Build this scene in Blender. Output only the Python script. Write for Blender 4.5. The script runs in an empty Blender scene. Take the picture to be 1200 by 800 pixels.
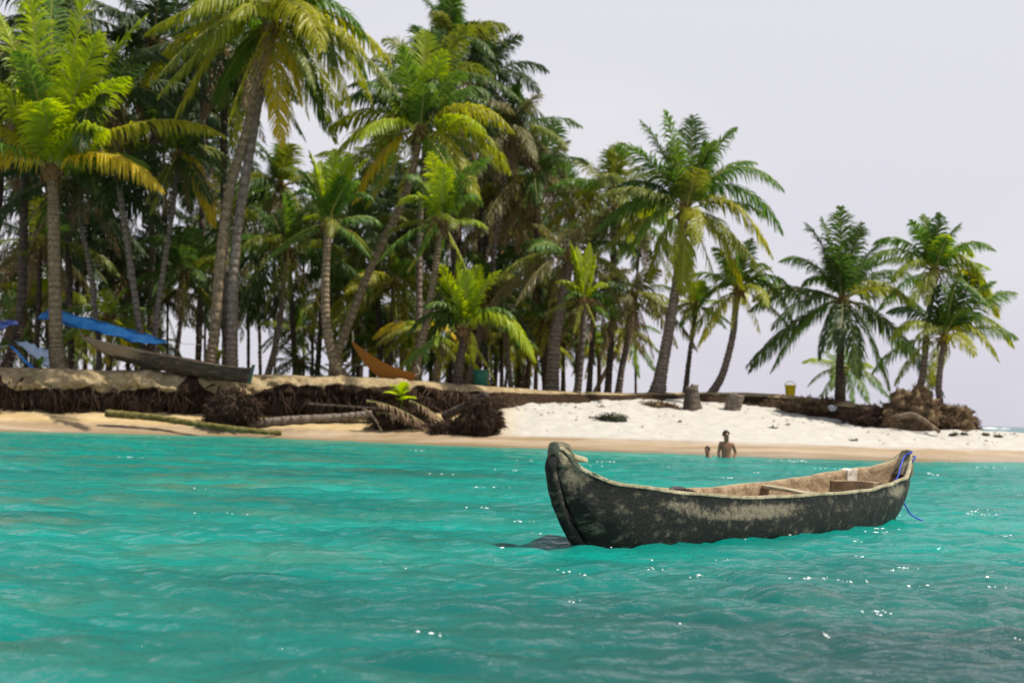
import bpy, bmesh, math, random
import numpy as np
from mathutils import Vector, noise as mnoise
C = bpy.context.scene.collection
sc = bpy.context.scene
rad = math.radians
# ------------------------------------------------------------------ camera geometry
F = 1667.0; H = 1.1
PIT = math.atan(82.5 / F); ROL = math.atan(35 / 1200)
fw = np.array([0, math.cos(PIT), math.sin(PIT)])
r0 = np.array([1.0, 0, 0]); u0 = np.array([0, -math.sin(PIT), math.cos(PIT)])
CR = math.cos(ROL) * r0 + math.sin(ROL) * u0
CU = -math.sin(ROL) * r0 + math.cos(ROL) * u0
def P(px, py, D):
    r = fw * F + CR * (px - 600) - CU * (py - 400)
    r = r * (D / r[1]); return np.array([r[0], D, H + r[2]])
def mpp(D): return D / F            # metres per photo pixel at distance D
# ------------------------------------------------------------------ object helpers
def link(o, parent=None):
    C.objects.link(o)
    if parent is not None: o.parent = parent
    return o
def mesh(name, V, Fc, mats=(), parent=None, smooth=True, midx=None, loc=None):
    me = bpy.data.meshes.new(name)
    V = np.asarray(V, dtype=float)
    if loc is not None: V = V - np.asarray(loc)
    me.from_pydata(V.tolist(), [], [list(map(int, f)) for f in Fc])
    for m in mats: me.materials.append(m)
    if midx is not None: me.polygons.foreach_set('material_index', list(map(int, midx)))
    me.polygons.foreach_set('use_smooth', [smooth] * len(me.polygons))
    me.update()
    o = bpy.data.objects.new(name, me)
    if loc is not None: o.location = Vector(loc)
    return link(o, parent)
def tag(o, label=None, cat=None, group=None, kind=None):
    if label: o['label'] = label
    if cat: o['category'] = cat
    if group: o['group'] = group
    if kind: o['kind'] = kind
    return o
def empty(name, loc, label, cat, group=None):
    o = bpy.data.objects.new(name, None); o.location = Vector(loc); o.empty_display_size = .2
    link(o); return tag(o, label, cat, group)
def attr(o, name, vals):
    a = o.data.attributes.new(name, 'FLOAT', 'POINT'); a.data.foreach_set('value', np.asarray(vals, dtype=np.float32))
# ------------------------------------------------------------------ materials
def mat(name, col=(.5, .5, .5), rough=.7, spec=.4):
    m = bpy.data.materials.new(name); m.use_nodes = True
    b = m.node_tree.nodes['Principled BSDF']
    b.inputs['Base Color'].default_value = (*col, 1); b.inputs['Roughness'].default_value = rough
    b.inputs['Specular IOR Level'].default_value = spec
    return m, m.node_tree, b
def N(nt, t, **k):
    n = nt.nodes.new(t)
    for a, v in k.items():
        if a in n.inputs.keys(): n.inputs[a].default_value = v
        else: setattr(n, a, v)
    return n
def L(nt, a, b): nt.links.new(a, b)
def coords(nt, scale=(1, 1, 1), world=False):
    if world: src = N(nt, 'ShaderNodeNewGeometry').outputs['Position']
    else: src = N(nt, 'ShaderNodeTexCoord').outputs['Object']
    mp = N(nt, 'ShaderNodeMapping'); mp.inputs['Scale'].default_value = scale
    L(nt, src, mp.inputs['Vector']); return mp.outputs[0]
def noise(nt, vec, scale, detail=4, rough=.6):
    n = N(nt, 'ShaderNodeTexNoise'); n.inputs['Scale'].default_value = scale; n.inputs['Detail'].default_value = detail
    n.inputs['Roughness'].default_value = rough; L(nt, vec, n.inputs['Vector']); return n.outputs['Fac']
def ramp(nt, fac, stops):
    r = N(nt, 'ShaderNodeValToRGB'); e = r.color_ramp.elements
    while len(e) < len(stops): e.new(.5)
    for i, (p, c) in enumerate(stops):
        e[i].position = p; e[i].color = (*c, 1) if len(c) == 3 else c
    L(nt, fac, r.inputs[0]); return r.outputs[0]
def mix(nt, fac, a, b):
    m = N(nt, 'ShaderNodeMix', data_type='RGBA')
    for s, v in ((m.inputs[0], fac), (m.inputs[6], a), (m.inputs[7], b)):
        if isinstance(v, (int, float)): s.default_value = v
        elif isinstance(v, tuple): s.default_value = (*v, 1)
        else: L(nt, v, s)
    return m.outputs[2]
def mth(nt, op, a, b=None, clamp=False):
    m = N(nt, 'ShaderNodeMath', operation=op); m.use_clamp = clamp
    for s, v in zip(m.inputs, (a, b)):
        if v is None: continue
        if isinstance(v, (int, float)): s.default_value = v
        else: L(nt, v, s)
    return m.outputs[0]
def bump(nt, b, h, strength=.5, dist=.05):
    n = N(nt, 'ShaderNodeBump'); n.inputs['Strength'].default_value = strength; n.inputs['Distance'].default_value = dist
    L(nt, h, n.inputs['Height']); L(nt, n.outputs[0], b.inputs['Normal'])
def att(nt, name): return N(nt, 'ShaderNodeAttribute', attribute_name=name).outputs['Fac']
def k3(c, k): return tuple(min(1, v * k) for v in c)

def leafmat(name, c, c2, rough=.45, trans=.42, tcol=None):
    m, nt, b = mat(name, c, rough, .4)
    oi = N(nt, 'ShaderNodeObjectInfo').outputs['Random']
    n = noise(nt, coords(nt), 2.2, 3)
    f = mth(nt, 'ADD', mth(nt, 'MULTIPLY', oi, .6), mth(nt, 'MULTIPLY', n, .6))
    col = mix(nt, mth(nt, 'SUBTRACT', f, .1, True), c, c2)
    L(nt, col, b.inputs['Base Color'])
    tr = N(nt, 'ShaderNodeBsdfTranslucent')
    hs = N(nt, 'ShaderNodeHueSaturation'); hs.inputs['Value'].default_value = 1.7; hs.inputs['Saturation'].default_value = 1.1
    hs.inputs['Hue'].default_value = .49
    L(nt, col, hs.inputs['Color']); L(nt, hs.outputs[0], tr.inputs[0])
    mx = N(nt, 'ShaderNodeMixShader'); mx.inputs[0].default_value = trans
    L(nt, b.outputs[0], mx.inputs[1]); L(nt, tr.outputs[0], mx.inputs[2])
    L(nt, mx.outputs[0], nt.nodes['Material Output'].inputs[0])
    return m
LEAF = {
 'warm': leafmat('palm leaf warm green', (.11, .16, .018), (.19, .20, .03)),
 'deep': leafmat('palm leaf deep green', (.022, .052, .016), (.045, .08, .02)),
 'dark': leafmat('palm leaf dark green', (.04, .10, .02), (.08, .135, .025)),
 'mid': leafmat('palm leaf green', (.065, .165, .02), (.13, .21, .03)),
 'lime': leafmat('palm leaf young lime', (.22, .33, .012), (.36, .42, .02), trans=.5),
 'olive': leafmat('palm leaf olive', (.12, .13, .035), (.17, .14, .06)),
 'yellow': leafmat('palm leaf ageing yellow', (.48, .42, .03), (.58, .45, .03), trans=.5),
 'gold': leafmat('palm leaf green gold', (.20, .27, .02), (.36, .34, .02), trans=.5),
 'dead': leafmat('palm leaf dead brown', (.17, .11, .06), (.28, .19, .11), rough=.8, trans=.2),
}
RACH, nt, b = mat('leaf midrib', (.30, .27, .06), .5)
RACHD, nt, b = mat('leaf midrib dull', (.16, .15, .05), .6)
def trunkmat(name, c1, c2):
    m, nt, b = mat(name, c1, .85, .25)
    ob = coords(nt)
    a = att(nt, 'ring')
    w = N(nt, 'ShaderNodeTexNoise'); w.inputs['Scale'].default_value = 9; w.inputs['Detail'].default_value = 5
    L(nt, ob, w.inputs['Vector'])
    col = ramp(nt, w.outputs['Fac'], [(.3, k3(c1, .55)), (.55, c1), (.75, c2)])
    st = noise(nt, coords(nt, (9, 9, .8)), 3, 4)
    col = mix(nt, mth(nt, 'MULTIPLY', mth(nt, 'SUBTRACT', st, .45, True), 1.6), col, k3(c1, .5))
    col = mix(nt, mth(nt, 'MULTIPLY', a, .5), col, k3(c1, .25))
    L(nt, col, b.inputs['Base Color'])
    bump(nt, b, mth(nt, 'SUBTRACT', w.outputs['Fac'], a), .8, .05)
    return m
TR_GREY = trunkmat('palm trunk grey', (.20, .16, .13), (.33, .27, .22))
TR_TAN = trunkmat('palm trunk tan', (.23, .17, .11), (.40, .30, .20))
TR_DARK = trunkmat('palm trunk dark', (.09, .07, .055), (.17, .13, .10))
FIB, nt, b = mat('crown fibre', (.16, .10, .05), .95, .1)
L(nt, ramp(nt, noise(nt, coords(nt, (6, 6, 1)), 6), [(.35, (.05, .03, .015)), (.65, (.26, .16, .07))]), b.inputs['Base Color'])
COCO, nt, b = mat('coconut', (.13, .14, .03), .5)

# ------------------------------------------------------------------ fronds
def bez(p0, p1, p2, p3, n):
    t = np.linspace(0, 1, n)[:, None]
    return (1-t)**3*p0 + 3*(1-t)**2*t*p1 + 3*(1-t)*t*t*p2 + t**3*p3
def nrm(v): return v / (np.linalg.norm(v, axis=-1, keepdims=True) + 1e-9)
def frond_geo(ctrl, seed, leaf=.75, width=.045, hang=.5, vee=.25, pairs=62, gap=.06, roll=0., bare=.14, tw=.02):
    r = np.random.RandomState(seed)
    n = 16; pts = bez(*ctrl, n)
    seg = np.linalg.norm(np.diff(pts, axis=0), axis=1); cum = np.r_[0, np.cumsum(seg)]; Ln = cum[-1]
    s = np.linspace(bare, .995, pairs) + r.uniform(-.004, .004, pairs)
    s = np.clip(s, bare, 1); d = s * Ln
    pos = np.stack([np.interp(d, cum, pts[:, k]) for k in range(3)], 1)
    tg = np.gradient(pts, axis=0); T = nrm(np.stack([np.interp(d, cum, tg[:, k]) for k in range(3)], 1))
    up = np.array([0, 0, 1.])
    h = ctrl[3] - ctrl[0]; h = np.array([h[0], h[1], 0]); 
    if np.linalg.norm(h) < .25: h = np.array([math.cos(seed), math.sin(seed), 0])
    h = h / np.linalg.norm(h)
    side = np.cross(h, up)
    S0 = nrm(side[None] - (T @ side)[:, None] * T)
    Nn = nrm(np.cross(S0, T)); Nn *= np.sign(np.sum(Nn * (up - h * .0), 1, keepdims=True) + 1e-6) if abs(T[:, 2]).mean() < .8 else 1
    cr, sr = math.cos(roll), math.sin(roll)
    S = S0 * cr + Nn * sr; Nn = -S0 * sr + Nn * cr
    V = []; Fc = []; base = 0
    ls = leaf * (.30 + .70 * np.sin(np.pi * np.clip(s * .92 + .10, 0, 1)) ** .8)
    ls *= np.where(s > .9, .75, 1)
    fwd = .50 + .85 * s ** 1.3
    for sg in (-1, 1):
        jit = r.normal(0, .13, (pairs, 3))
        D0 = nrm(S * sg + T * fwd[:, None] + Nn * vee + jit)
        l = ls * r.uniform(.82, 1.1, pairs)
        hg = hang * r.uniform(.6, 1.4, pairs)
        keep = r.uniform(0, 1, pairs) > gap
        ps = [pos]; q = pos; dd = D0
        frac = [.3, .35, .35]
        dirs = []
        for k in range(3):
            dd = nrm(dd + np.array([0, 0, -1.])[None] * (hg * (.25 + .55 * k))[:, None])
            dirs.append(dd); q = q + dd * (l * frac[k])[:, None]; ps.append(q)
        wv = []
        for k in range(3):
            t_ = T - np.sum(T * dirs[k], 1, keepdims=True) * dirs[k]
            tn = nrm(t_ + r.normal(0, .25, (pairs, 3)) * .6)
            wv.append(tn)
        W = width * r.uniform(.75, 1.2, pairs)
        rows = [ps[0] - wv[0]*(W*.35)[:, None], ps[0] + wv[0]*(W*.35)[:, None],
                ps[1] - wv[0]*(W*.5)[:, None], ps[1] + wv[0]*(W*.5)[:, None],
                ps[2] - wv[1]*(W*.4)[:, None], ps[2] + wv[1]*(W*.4)[:, None], ps[3]]
        A = np.stack(rows, 1)[keep]            # m,7,3
        m = len(A); V.append(A.reshape(-1, 3))
        for i in range(m):
            o = base + i * 7
            Fc += [(o, o+1, o+3, o+2), (o+2, o+3, o+5, o+4), (o+4, o+5, o+6)]
        base += m * 7
    nl = len(Fc)
    # midrib: tapered tube
    rr = tw * (1 - np.linspace(0, 1, n)) ** .8 * 1.5 + .006
    rr[0] *= 1.8
    tgn = nrm(tg); a1 = nrm(side[None] - (tgn @ side)[:, None] * tgn); a2 = np.cross(a1, tgn)
    ring = []
    for k in range(5):
        an = 2 * math.pi * k / 5
        ring.append(pts + a1 * (rr * math.cos(an))[:, None] + a2 * (rr * math.sin(an))[:, None])
    V.append(np.stack(ring, 1).reshape(-1, 3))
    for i in range(n - 1):
        for k in range(5):
            Fc.append((base + i*5 + k, base + i*5 + (k+1) % 5, base + (i+1)*5 + (k+1) % 5, base + (i+1)*5 + k))
    return np.concatenate(V), Fc, [0]*nl + [1]*(len(Fc)-nl)
def frond_mesh(ctrl, seed, **k):
    V, Fc, mi = frond_geo(ctrl, seed, **k)
    me = bpy.data.meshes.new('frond'); me.from_pydata(V.tolist(), [], Fc)
    me.materials.append(LEAF['mid']); me.materials.append(RACH)
    me.polygons.foreach_set('material_index', mi); me.update(); return me
def put_frond(me, parent, col, loc=(0, 0, 0), rz=0, name='frond', scale=1, tilt=(0, 0)):
    o = bpy.data.objects.new(name, me); o.location = loc; o.rotation_euler = (tilt[0], tilt[1], rz); o.scale = (scale,)*3
    link(o, parent)
    if len(o.material_slots) >= 1:
        o.material_slots[0].link = 'OBJECT'; o.material_slots[0].material = LEAF[col]
        if col in ('dead', 'deep', 'dark', 'olive'):
            o.material_slots[1].link = 'OBJECT'; o.material_slots[1].material = RACHD
    return o
def arch_ctrl(az, el, Ln, droop):
    d = np.array([math.cos(az)*math.cos(el), math.sin(az)*math.cos(el), math.sin(el)])
    z = np.array([0, 0, 1.])
    p0 = np.zeros(3)
    return p0, p0 + d*Ln*.35, p0 + d*Ln*.72 - z*droop*Ln*.30, p0 + d*Ln*.95 - z*droop*Ln*.78
# frond library (unit length 1 m scale applied through real lengths, 6 ages x 3 variants)
LIB = {}
def lib(age, var):
    k = (age, var)
    if k not in LIB:
        r = random.Random(age*17+var*5)
        el = [80, 58, 36, 14, -12, -48, -72][age] + r.uniform(-7, 7)
        dr = [.12, .35, .55, .7, .65, .35, .15][age] * r.uniform(.85, 1.25)
        hang = [.3, .5, .7, .95, 1.1, 1.0, .7][age]
        Ln = [2.6, 3.4, 3.9, 4.0, 3.8, 3.2, 2.5][age]
        LIB[k] = frond_mesh(arch_ctrl(0, rad(el), Ln, dr), age*31+var*7+3, leaf=(.98 if age < 5 else .7), width=(.062 if age < 5 else .04), hang=hang,
                            vee=.35-.05*age, pairs=(60 if age < 5 else 44), gap=(.08 if age < 5 else .3), roll=r.uniform(-.4, .4))
    return LIB[k]
PAL = {   # colours per age class, inner to outer
 'mature': ['mid', 'warm', 'mid', 'gold', 'warm', 'gold', 'dead'],
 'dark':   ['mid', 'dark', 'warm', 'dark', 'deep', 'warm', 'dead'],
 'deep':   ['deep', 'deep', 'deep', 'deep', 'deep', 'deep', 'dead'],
 'olive':  ['mid', 'olive', 'dark', 'warm', 'olive', 'dead', 'dead'],
 'sunny':  ['lime', 'lime', 'mid', 'gold', 'mid', 'yellow', 'yellow'],
 'fresh':  ['lime', 'mid', 'lime', 'warm', 'mid', 'gold', 'dead'],
}
def tube(pts, rads, sides=10, cap=True, jitter=0, rs=None, ringamp=0, ringper=2):
    pts = np.asarray(pts, float); n = len(pts)
    tg = nrm(np.gradient(pts, axis=0)); ref = np.array([0, 1., 0]) if abs(tg[:, 1]).mean() < .7 else np.array([1., 0, 0])
    a1 = nrm(np.cross(tg, ref)); a2 = np.cross(tg, a1)
    V = []
    for i in range(n):
        for k in range(sides):
            an = 2*math.pi*k/sides
            rr = rads[i]
            if jitter and rs is not None: rr *= 1 + rs.uniform(-jitter, jitter)
            V.append(pts[i] + a1[i]*rr*math.cos(an) + a2[i]*rr*math.sin(an))
    Fc = []
    for i in range(n-1):
        for k in range(sides):
            Fc.append((i*sides+k, i*sides+(k+1) % sides, (i+1)*sides+(k+1) % sides, (i+1)*sides+k))
    if cap: Fc += [tuple(range(sides))[::-1], tuple((n-1)*sides+k for k in range(sides))]
    return V, Fc
def smoothpath(pts, n):
    pts = np.asarray(pts, float)
    if len(pts) == 2: 
        t = np.linspace(0, 1, n)[:, None]; return pts[0]*(1-t)+pts[1]*t
    q = np.vstack([2*pts[0]-pts[1], pts, 2*pts[-1]-pts[-2]])
    out = []; m = len(pts)-1
    for u in np.linspace(0, m-1e-6, n):
        i = int(u); t = u-i; p0, p1, p2, p3 = q[i:i+4]
        out.append(.5*((2*p1)+(-p0+p2)*t+(2*p0-5*p1+4*p2-p3)*t*t+(-p0+3*p1-3*p2+p3)*t**3))
    return np.array(out)

# ------------------------------------------------------------------ terrain
cp = np.array([-500, 0, 300, 450, 590, 640, 740, 860, 960, 1000, 1060, 1140, 1200, 1400, 1800], float)
cx = (cp-600)*.03
shD = [47, 45.8, 48.0, 45.8, 43.8, 43.4, 42, 41.2, 41.5, 41.9, 42.6, 44, 44.7, 47, 54]
ftD = [49.5, 49.3, 50.3, 50.4, 51.2, 52.3, 54, 56, 55, 54, 52.2, 51, 51, 52, 56]
ftz = [.66, .66, .72, .78, 1.2, 1.45, 1.62, 1.78, 1.45, 1.22, 1.0, .92, .86, .6, -.3]
tpz = [2.15, 2.15, 2.17, 2.2, 2.0, 1.93, 1.95, 2.12, 2.12, 1.95, 1.7, 1.0, .86, .6, -.3]
def T_(tab, x): return np.interp(x, cx, tab)
def gz(x, D):           # height of the ground at (x, D)
    s, fd, fz, tz = T_(shD, x), T_(ftD, x), T_(ftz, x), T_(tpz, x)
    if D < s: return (D-s)*.08
    if D < fd: 
        t = (D-s)/(fd-s); return fz*(t*.75+.25*t*t)
    if D < fd+.9: return fz+(tz-fz)*(D-fd)/.9
    if x > 15.5: return max(-1.2, tz-(D-fd-.9)*.18*min(1, (x-15.5)/1.5))
    return tz
def nz(x, y, z, s): return mnoise.fractal(Vector((x*s, y*s, z*s)), 1.0, 2.0, 4)
xs = np.concatenate([np.arange(-75, -24, 1.0), np.arange(-24, 26, .11), np.arange(26, 75, 1.0)])
# beach
rows = np.concatenate([[-30, -12, -5, -2], np.linspace(-1, 0, 6)[:-1], np.linspace(0, 1.03, 60)])
V = []; Fc = []
for x in xs:
    s, fd = float(T_(shD, x)), float(T_(ftD, x))
    s += .35*math.sin(x*.45)+.15*math.sin(x*1.3+1)
    for t in rows:
        D = s+t if t < 0 else s+t*(fd-s)
        z = (D-s)*.08 if t < 0 else float(T_(ftz, x))*(t*.75+.25*t*t)
        amp = max(0, min(1, t*2))*.05 + .004
        z += amp*nz(x, D, 0, .9)+.7*amp*nz(x, D, 3, 2.3)
        V.append((x, D, z))
m = len(rows)
for i in range(len(xs)-1):
    for j in range(m-1): Fc.append((i*m+j, (i+1)*m+j, (i+1)*m+j+1, i*m+j+1))
SAND, nt, b = mat('sand', (.7, .66, .6), .9, .2)
pw = coords(nt, world=True); sx = N(nt, 'ShaderNodeSeparateXYZ'); L(nt, pw, sx.inputs[0])
wn = noise(nt, coords(nt, (.22, 1.1, 1), True), 1.0, 5)
dry = ramp(nt, noise(nt, pw, 3.0, 6), [(.3, (.40, .375, .34)), (.6, (.47, .45, .42))])
tan = ramp(nt, noise(nt, coords(nt, (.5, 2, 2), True), 1.6, 6), [(.3, (.34, .24, .11)), (.65, (.50, .38, .21))])
fx = N(nt, 'ShaderNodeMapRange'); fx.inputs[1].default_value = -1.2; fx.inputs[2].default_value = .6; L(nt, sx.outputs[0], fx.inputs[0])
base = mix(nt, fx.outputs[0], tan, dry)
wetc = ramp(nt, wn, [(.35, (.28, .20, .12)), (.55, (.38, .29, .20)), (.75, (.46, .37, .28))])
fz = N(nt, 'ShaderNodeMapRange'); fz.inputs[1].default_value = .26; fz.inputs[2].default_value = .36
L(nt, mth(nt, 'ADD', sx.outputs[2], mth(nt, 'MULTIPLY', mth(nt, 'SUBTRACT', wn, .5), .22)), fz.inputs[0])
col = mix(nt, fz.outputs[0], wetc, base); col = mix(nt, ramp(nt, mth(nt, 'ADD', mth(nt, 'MULTIPLY', sx.outputs[2], 5), mth(nt, 'MULTIPLY', mth(nt, 'SUBTRACT', wn, .5), 1.2)), [(.1, (1, 1, 1)), (.5, (0, 0, 0))]), col, (.27, .20, .12)); L(nt, col, b.inputs['Base Color'])
rg = N(nt, 'ShaderNodeMapRange'); rg.inputs[3].default_value = .55; rg.inputs[4].default_value = .95; L(nt, fz.outputs[0], rg.inputs[0]); L(nt, mth(nt, 'MULTIPLY', rg.outputs[0], ramp(nt, mth(nt, 'MULTIPLY', sx.outputs[2], 4), [(.15, (.4, .4, .4)), (.8, (1, 1, 1))])), b.inputs['Roughness'])
bump(nt, b, noise(nt, pw, 9, 6), .5, .05)
tag(mesh('beach', V, Fc, [SAND]), kind='structure')
# bank + island top : profile (offset D from foot, fraction of height)
prof = [(-.25, -.15), (-.02, .0), (.16, .10), (.26, .20), (.28, .30), (.18, .40), (-.02, .47), (-.16, .54), (-.16, .64), (-.06, .74), (.08, .83), (.26, .91), (.55, .97), (1.0, 1.0),
        (1.8, 1.02), (3, 1.02), (5, 1.03), (9, 1.03), (15, 1.02), (25, 1.0), (40, .8), (60, .2), (75, -1.)]
pr = []
for (a0, b0), (a1_, b1_) in zip(prof[:13], prof[1:14]): pr += [(a0, b0), ((a0+a1_)/2, (b0+b1_)/2)]
pr += prof[13:]
V = []; Fc = []; soil = []; n_face = 27
for x in xs:
    fd, fz_, tz = float(T_(ftD, x)), float(T_(ftz, x)), float(T_(tpz, x))
    strong = max(.12, min(1, (-1.0-x)/3+.2))
    if x > 11: strong = .35
    off = .35*nz(x, 0, 5, .5)
    for j, (a_, f_) in enumerate(pr):
        D = fd + (a_*strong + (1-strong)*max(0, f_)*1.3 if j < n_face else a_) + off*min(1, (j < n_face))
        if j >= n_face: D = max(D, fd+.9)
        hh = tz-fz_
        if x > 15.0 and j >= n_face-2: 
            z = tz - min(1, (x-15.0)/1.5)*max(0, (D-fd-.6))*.16
        else: z = fz_+hh*f_
        if j < n_face:
            k = min(1, max(0, hh/.8))*strong
            q = .30*k*nz(x*1.0, z*1.6, 1, 1.1)+.2*k*nz(x, z*2, 2, 2.6)
            D += q; z += (.16*nz(x, 0, 9, .9)+.09*nz(x, z, 9, 3.0))*k*(1 if 0<f_<.95 else .2)
        else: z += .05*nz(x, D, 4, .5)
        if z < fz_-.3 and x < 15: z = max(z, -1.5)
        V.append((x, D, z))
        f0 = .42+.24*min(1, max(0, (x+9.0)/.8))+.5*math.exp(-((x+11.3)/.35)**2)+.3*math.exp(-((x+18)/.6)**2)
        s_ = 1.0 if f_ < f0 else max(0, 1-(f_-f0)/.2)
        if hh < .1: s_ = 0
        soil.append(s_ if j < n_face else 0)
m = len(pr)
for i in range(len(xs)-1):
    for j in range(m-1): Fc.append((i*m+j, (i+1)*m+j, (i+1)*m+j+1, i*m+j+1))
BANK, nt, b = mat('eroded bank', (.3, .2, .1), .95, .1)
pw = coords(nt, world=True)
sc_ = mix(nt, 0.0, (.5, .4, .3), (.5, .4, .3))
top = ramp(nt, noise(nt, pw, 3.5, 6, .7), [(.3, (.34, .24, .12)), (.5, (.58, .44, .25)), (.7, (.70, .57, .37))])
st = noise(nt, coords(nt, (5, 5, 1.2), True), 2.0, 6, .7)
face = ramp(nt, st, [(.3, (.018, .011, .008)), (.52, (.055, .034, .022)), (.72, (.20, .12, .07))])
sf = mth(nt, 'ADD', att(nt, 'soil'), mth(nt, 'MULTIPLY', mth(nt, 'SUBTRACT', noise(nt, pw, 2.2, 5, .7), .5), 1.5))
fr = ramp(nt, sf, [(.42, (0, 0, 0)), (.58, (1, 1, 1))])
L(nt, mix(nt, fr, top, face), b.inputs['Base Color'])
bump(nt, b, mth(nt, 'ADD', noise(nt, pw, 4, 9, .75), mth(nt, 'MULTIPLY', st, .6)), 1.0, .25)
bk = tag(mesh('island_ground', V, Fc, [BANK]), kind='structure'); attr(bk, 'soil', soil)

# ------------------------------------------------------------------ palms
def ringed_trunk(path, rb, rt, parent, m, seed=0, flare=1.25, loc=(0, 0, 0), per=None):
    Ln = np.linalg.norm(np.diff(path, axis=0), axis=1).sum()
    n = int(min(150, max(24, Ln*20))); pts = smoothpath(path, n)
    t = np.linspace(0, 1, n); h = t*Ln
    rr = (rt+(rb-rt)*(.45*(1-t)+.55*np.exp(-h/.7)) + rb*(flare-1)*np.exp(-h/.25))*.76
    rs = np.random.RandomState(seed); idx = np.arange(n)
    rg = ((idx % 3) == 0).astype(float)*rs.uniform(.5, 1, n)
    rr = rr*(1+.05*np.where(idx % 3 == 1, 1, 0)-.04*rg)+rs.normal(0, .004, n)
    V, Fc = tube(pts, rr, 12, jitter=.05, rs=rs)
    o = mesh('trunk', np.array(V)-np.asarray(loc), Fc, [m], parent)
    attr(o, 'ring', np.repeat(rg, 12)); return pts
def palm(label, D, tr, wb, wt, crown, Rp, kind='mature', n=20, fronds=(), tm=None, group=None, seed=None, lean=0., coco=0, skirt=0, amin=0, amax=5,
         leafk=None, name='coconut_palm', low=False):
    """tr: trunk points in photo pixels (base first) in the plane at distance D; crown: its centre; Rp: frond reach in pixels."""
    seed = seed if seed is not None else int(crown[0]*7+crown[1]*3) % 9973
    rnd = random.Random(seed)
    D = max(D, float(T_(ftD, (tr[0][0]-600)*.0305))+1.25)
    pts = [P(x, y, D+lean*i/max(1, len(tr))) for i, (x, y) in enumerate(tr)]
    cc = P(crown[0], crown[1], D+lean)
    g = gz(pts[0][0], D)
    base = pts[0].copy(); base[2] = g-.12
    if pts[0][2] > g+.25: pts = [base]+pts
    else: pts[0] = base; 
    root = empty(name, base, label, 'palm tree', group)
    top = cc-np.array([0, 0, .10]); pts = [p for p in pts if p[2] < top[2]-.15]+[top]
    mp = mpp(D)
    ringed_trunk(pts, wb*mp/2, wt*mp/2, root, tm or TR_GREY, seed, loc=base)
    R = Rp*mp; rel = cc-base
    # crown heart: fibrous sheath, spear and petiole stubs
    V, Fc = [], []
    def add(v, f):
        o = len(V); V.extend(v); Fc.extend([tuple(i+o for i in q) for q in f])
    rs = np.random.RandomState(seed); w0 = wt*mp/2
    hs = min(.42, R*.11)
    zz = np.linspace(-hs, hs*.9, 8); rr = w0*np.array([.95, 1.1, 1.25, 1.35, 1.3, 1.1, .7, .3])
    add(*tube([(rel[0], rel[1], rel[2]+z) for z in zz], rr, 10, jitter=.18, rs=rs))
    for k in range(9):
        an = k*2.4; d = np.array([math.cos(an), math.sin(an), 0])
        p = rel+d*w0*1.2+np.array([0, 0, rs.uniform(-hs, hs*.2)])
        add(*tube([p, p+d*.10+np.array([0, 0, .14]), p+d*rs.uniform(.15, .4)+np.array([0, 0, rs.uniform(-.25, .3)])], [.045, .035, .02], 5))
    for k in range(10):      # fibre rags
        an = rs.uniform(0, 6.3); d = np.array([math.cos(an), math.sin(an), 0])
        p = rel+d*w0*1.1+np.array([0, 0, -hs*.3])
        add(*tube([p, p+d*.08-np.array([0, 0, .2]), p+d*.1-np.array([0, 0, rs.uniform(.35, .8)])], [.03, .02, .006], 4))
    cr = mesh('crown', V, Fc, [FIB], root)
    if coco:
        bm = bmesh.new(); bmesh.ops.create_icosphere(bm, subdivisions=2, radius=.13)
        for v in bm.verts: v.co.z *= 1.2
        me = bpy.data.meshes.new('coconut'); bm.to_mesh(me); bm.free(); me.materials.append(COCO)
        for k in range(coco):
            o = bpy.data.objects.new('coconut', me); an = k*1.9+seed; 
            o.location = Vector(rel+np.array([math.cos(an)*(w0+.16), math.sin(an)*(w0+.16), -.12-.12*(k % 3)])); link(o, cr)
    # named fronds (tip pixel, arch px, depth m, colour, hang)
    for i, f in enumerate(fronds):
        tx, ty, ar, dy, colr = f[:5]; hg = f[5] if len(f) > 5 else .55
        tip = P(tx, ty, D+lean+dy)-base; v = tip-rel; z = np.array([0, 0, 1.])*ar*mp
        Ln = np.linalg.norm(v)+ar*mp*.6
        k = dict(leaf=min(1.2, max(.4, Ln*.29)), width=.06, hang=hg, vee=.2, pairs=int(min(80, 30+Ln*12)), gap=.05, roll=rnd.uniform(-.35, .35))
        if leafk: k.update(leafk)
        me = frond_mesh((rel, rel+v*.30+z*1.25, rel+v*.72+z*1.15, tip), seed+i, **k)
        put_frond(me, cr, colr)
    # the rest of the crown
    m = n
    for i in range(m):
        az = i*2.39996+rnd.uniform(-.25, .25)+seed
        t = (i+.5)/m
        age = int(min(6, amin+(amax-amin+.999)*t**.85))
        if i >= m-skirt: age = 6 if rnd.random() < .5 else 5
        me = lib(age, rnd.randrange(4))
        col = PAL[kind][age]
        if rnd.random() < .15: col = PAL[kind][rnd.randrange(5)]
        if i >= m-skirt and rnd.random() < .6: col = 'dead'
        put_frond(me, cr, col, rel+np.array([math.cos(az), math.sin(az), 0])*w0*.5, az, scale=R/3.3*rnd.uniform(.78, 1.15), tilt=(rnd.uniform(-.3, .3), rnd.uniform(-.16, .16)))
    return root

BG = 'coconut palms crowded in the grove behind the front row'
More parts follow.
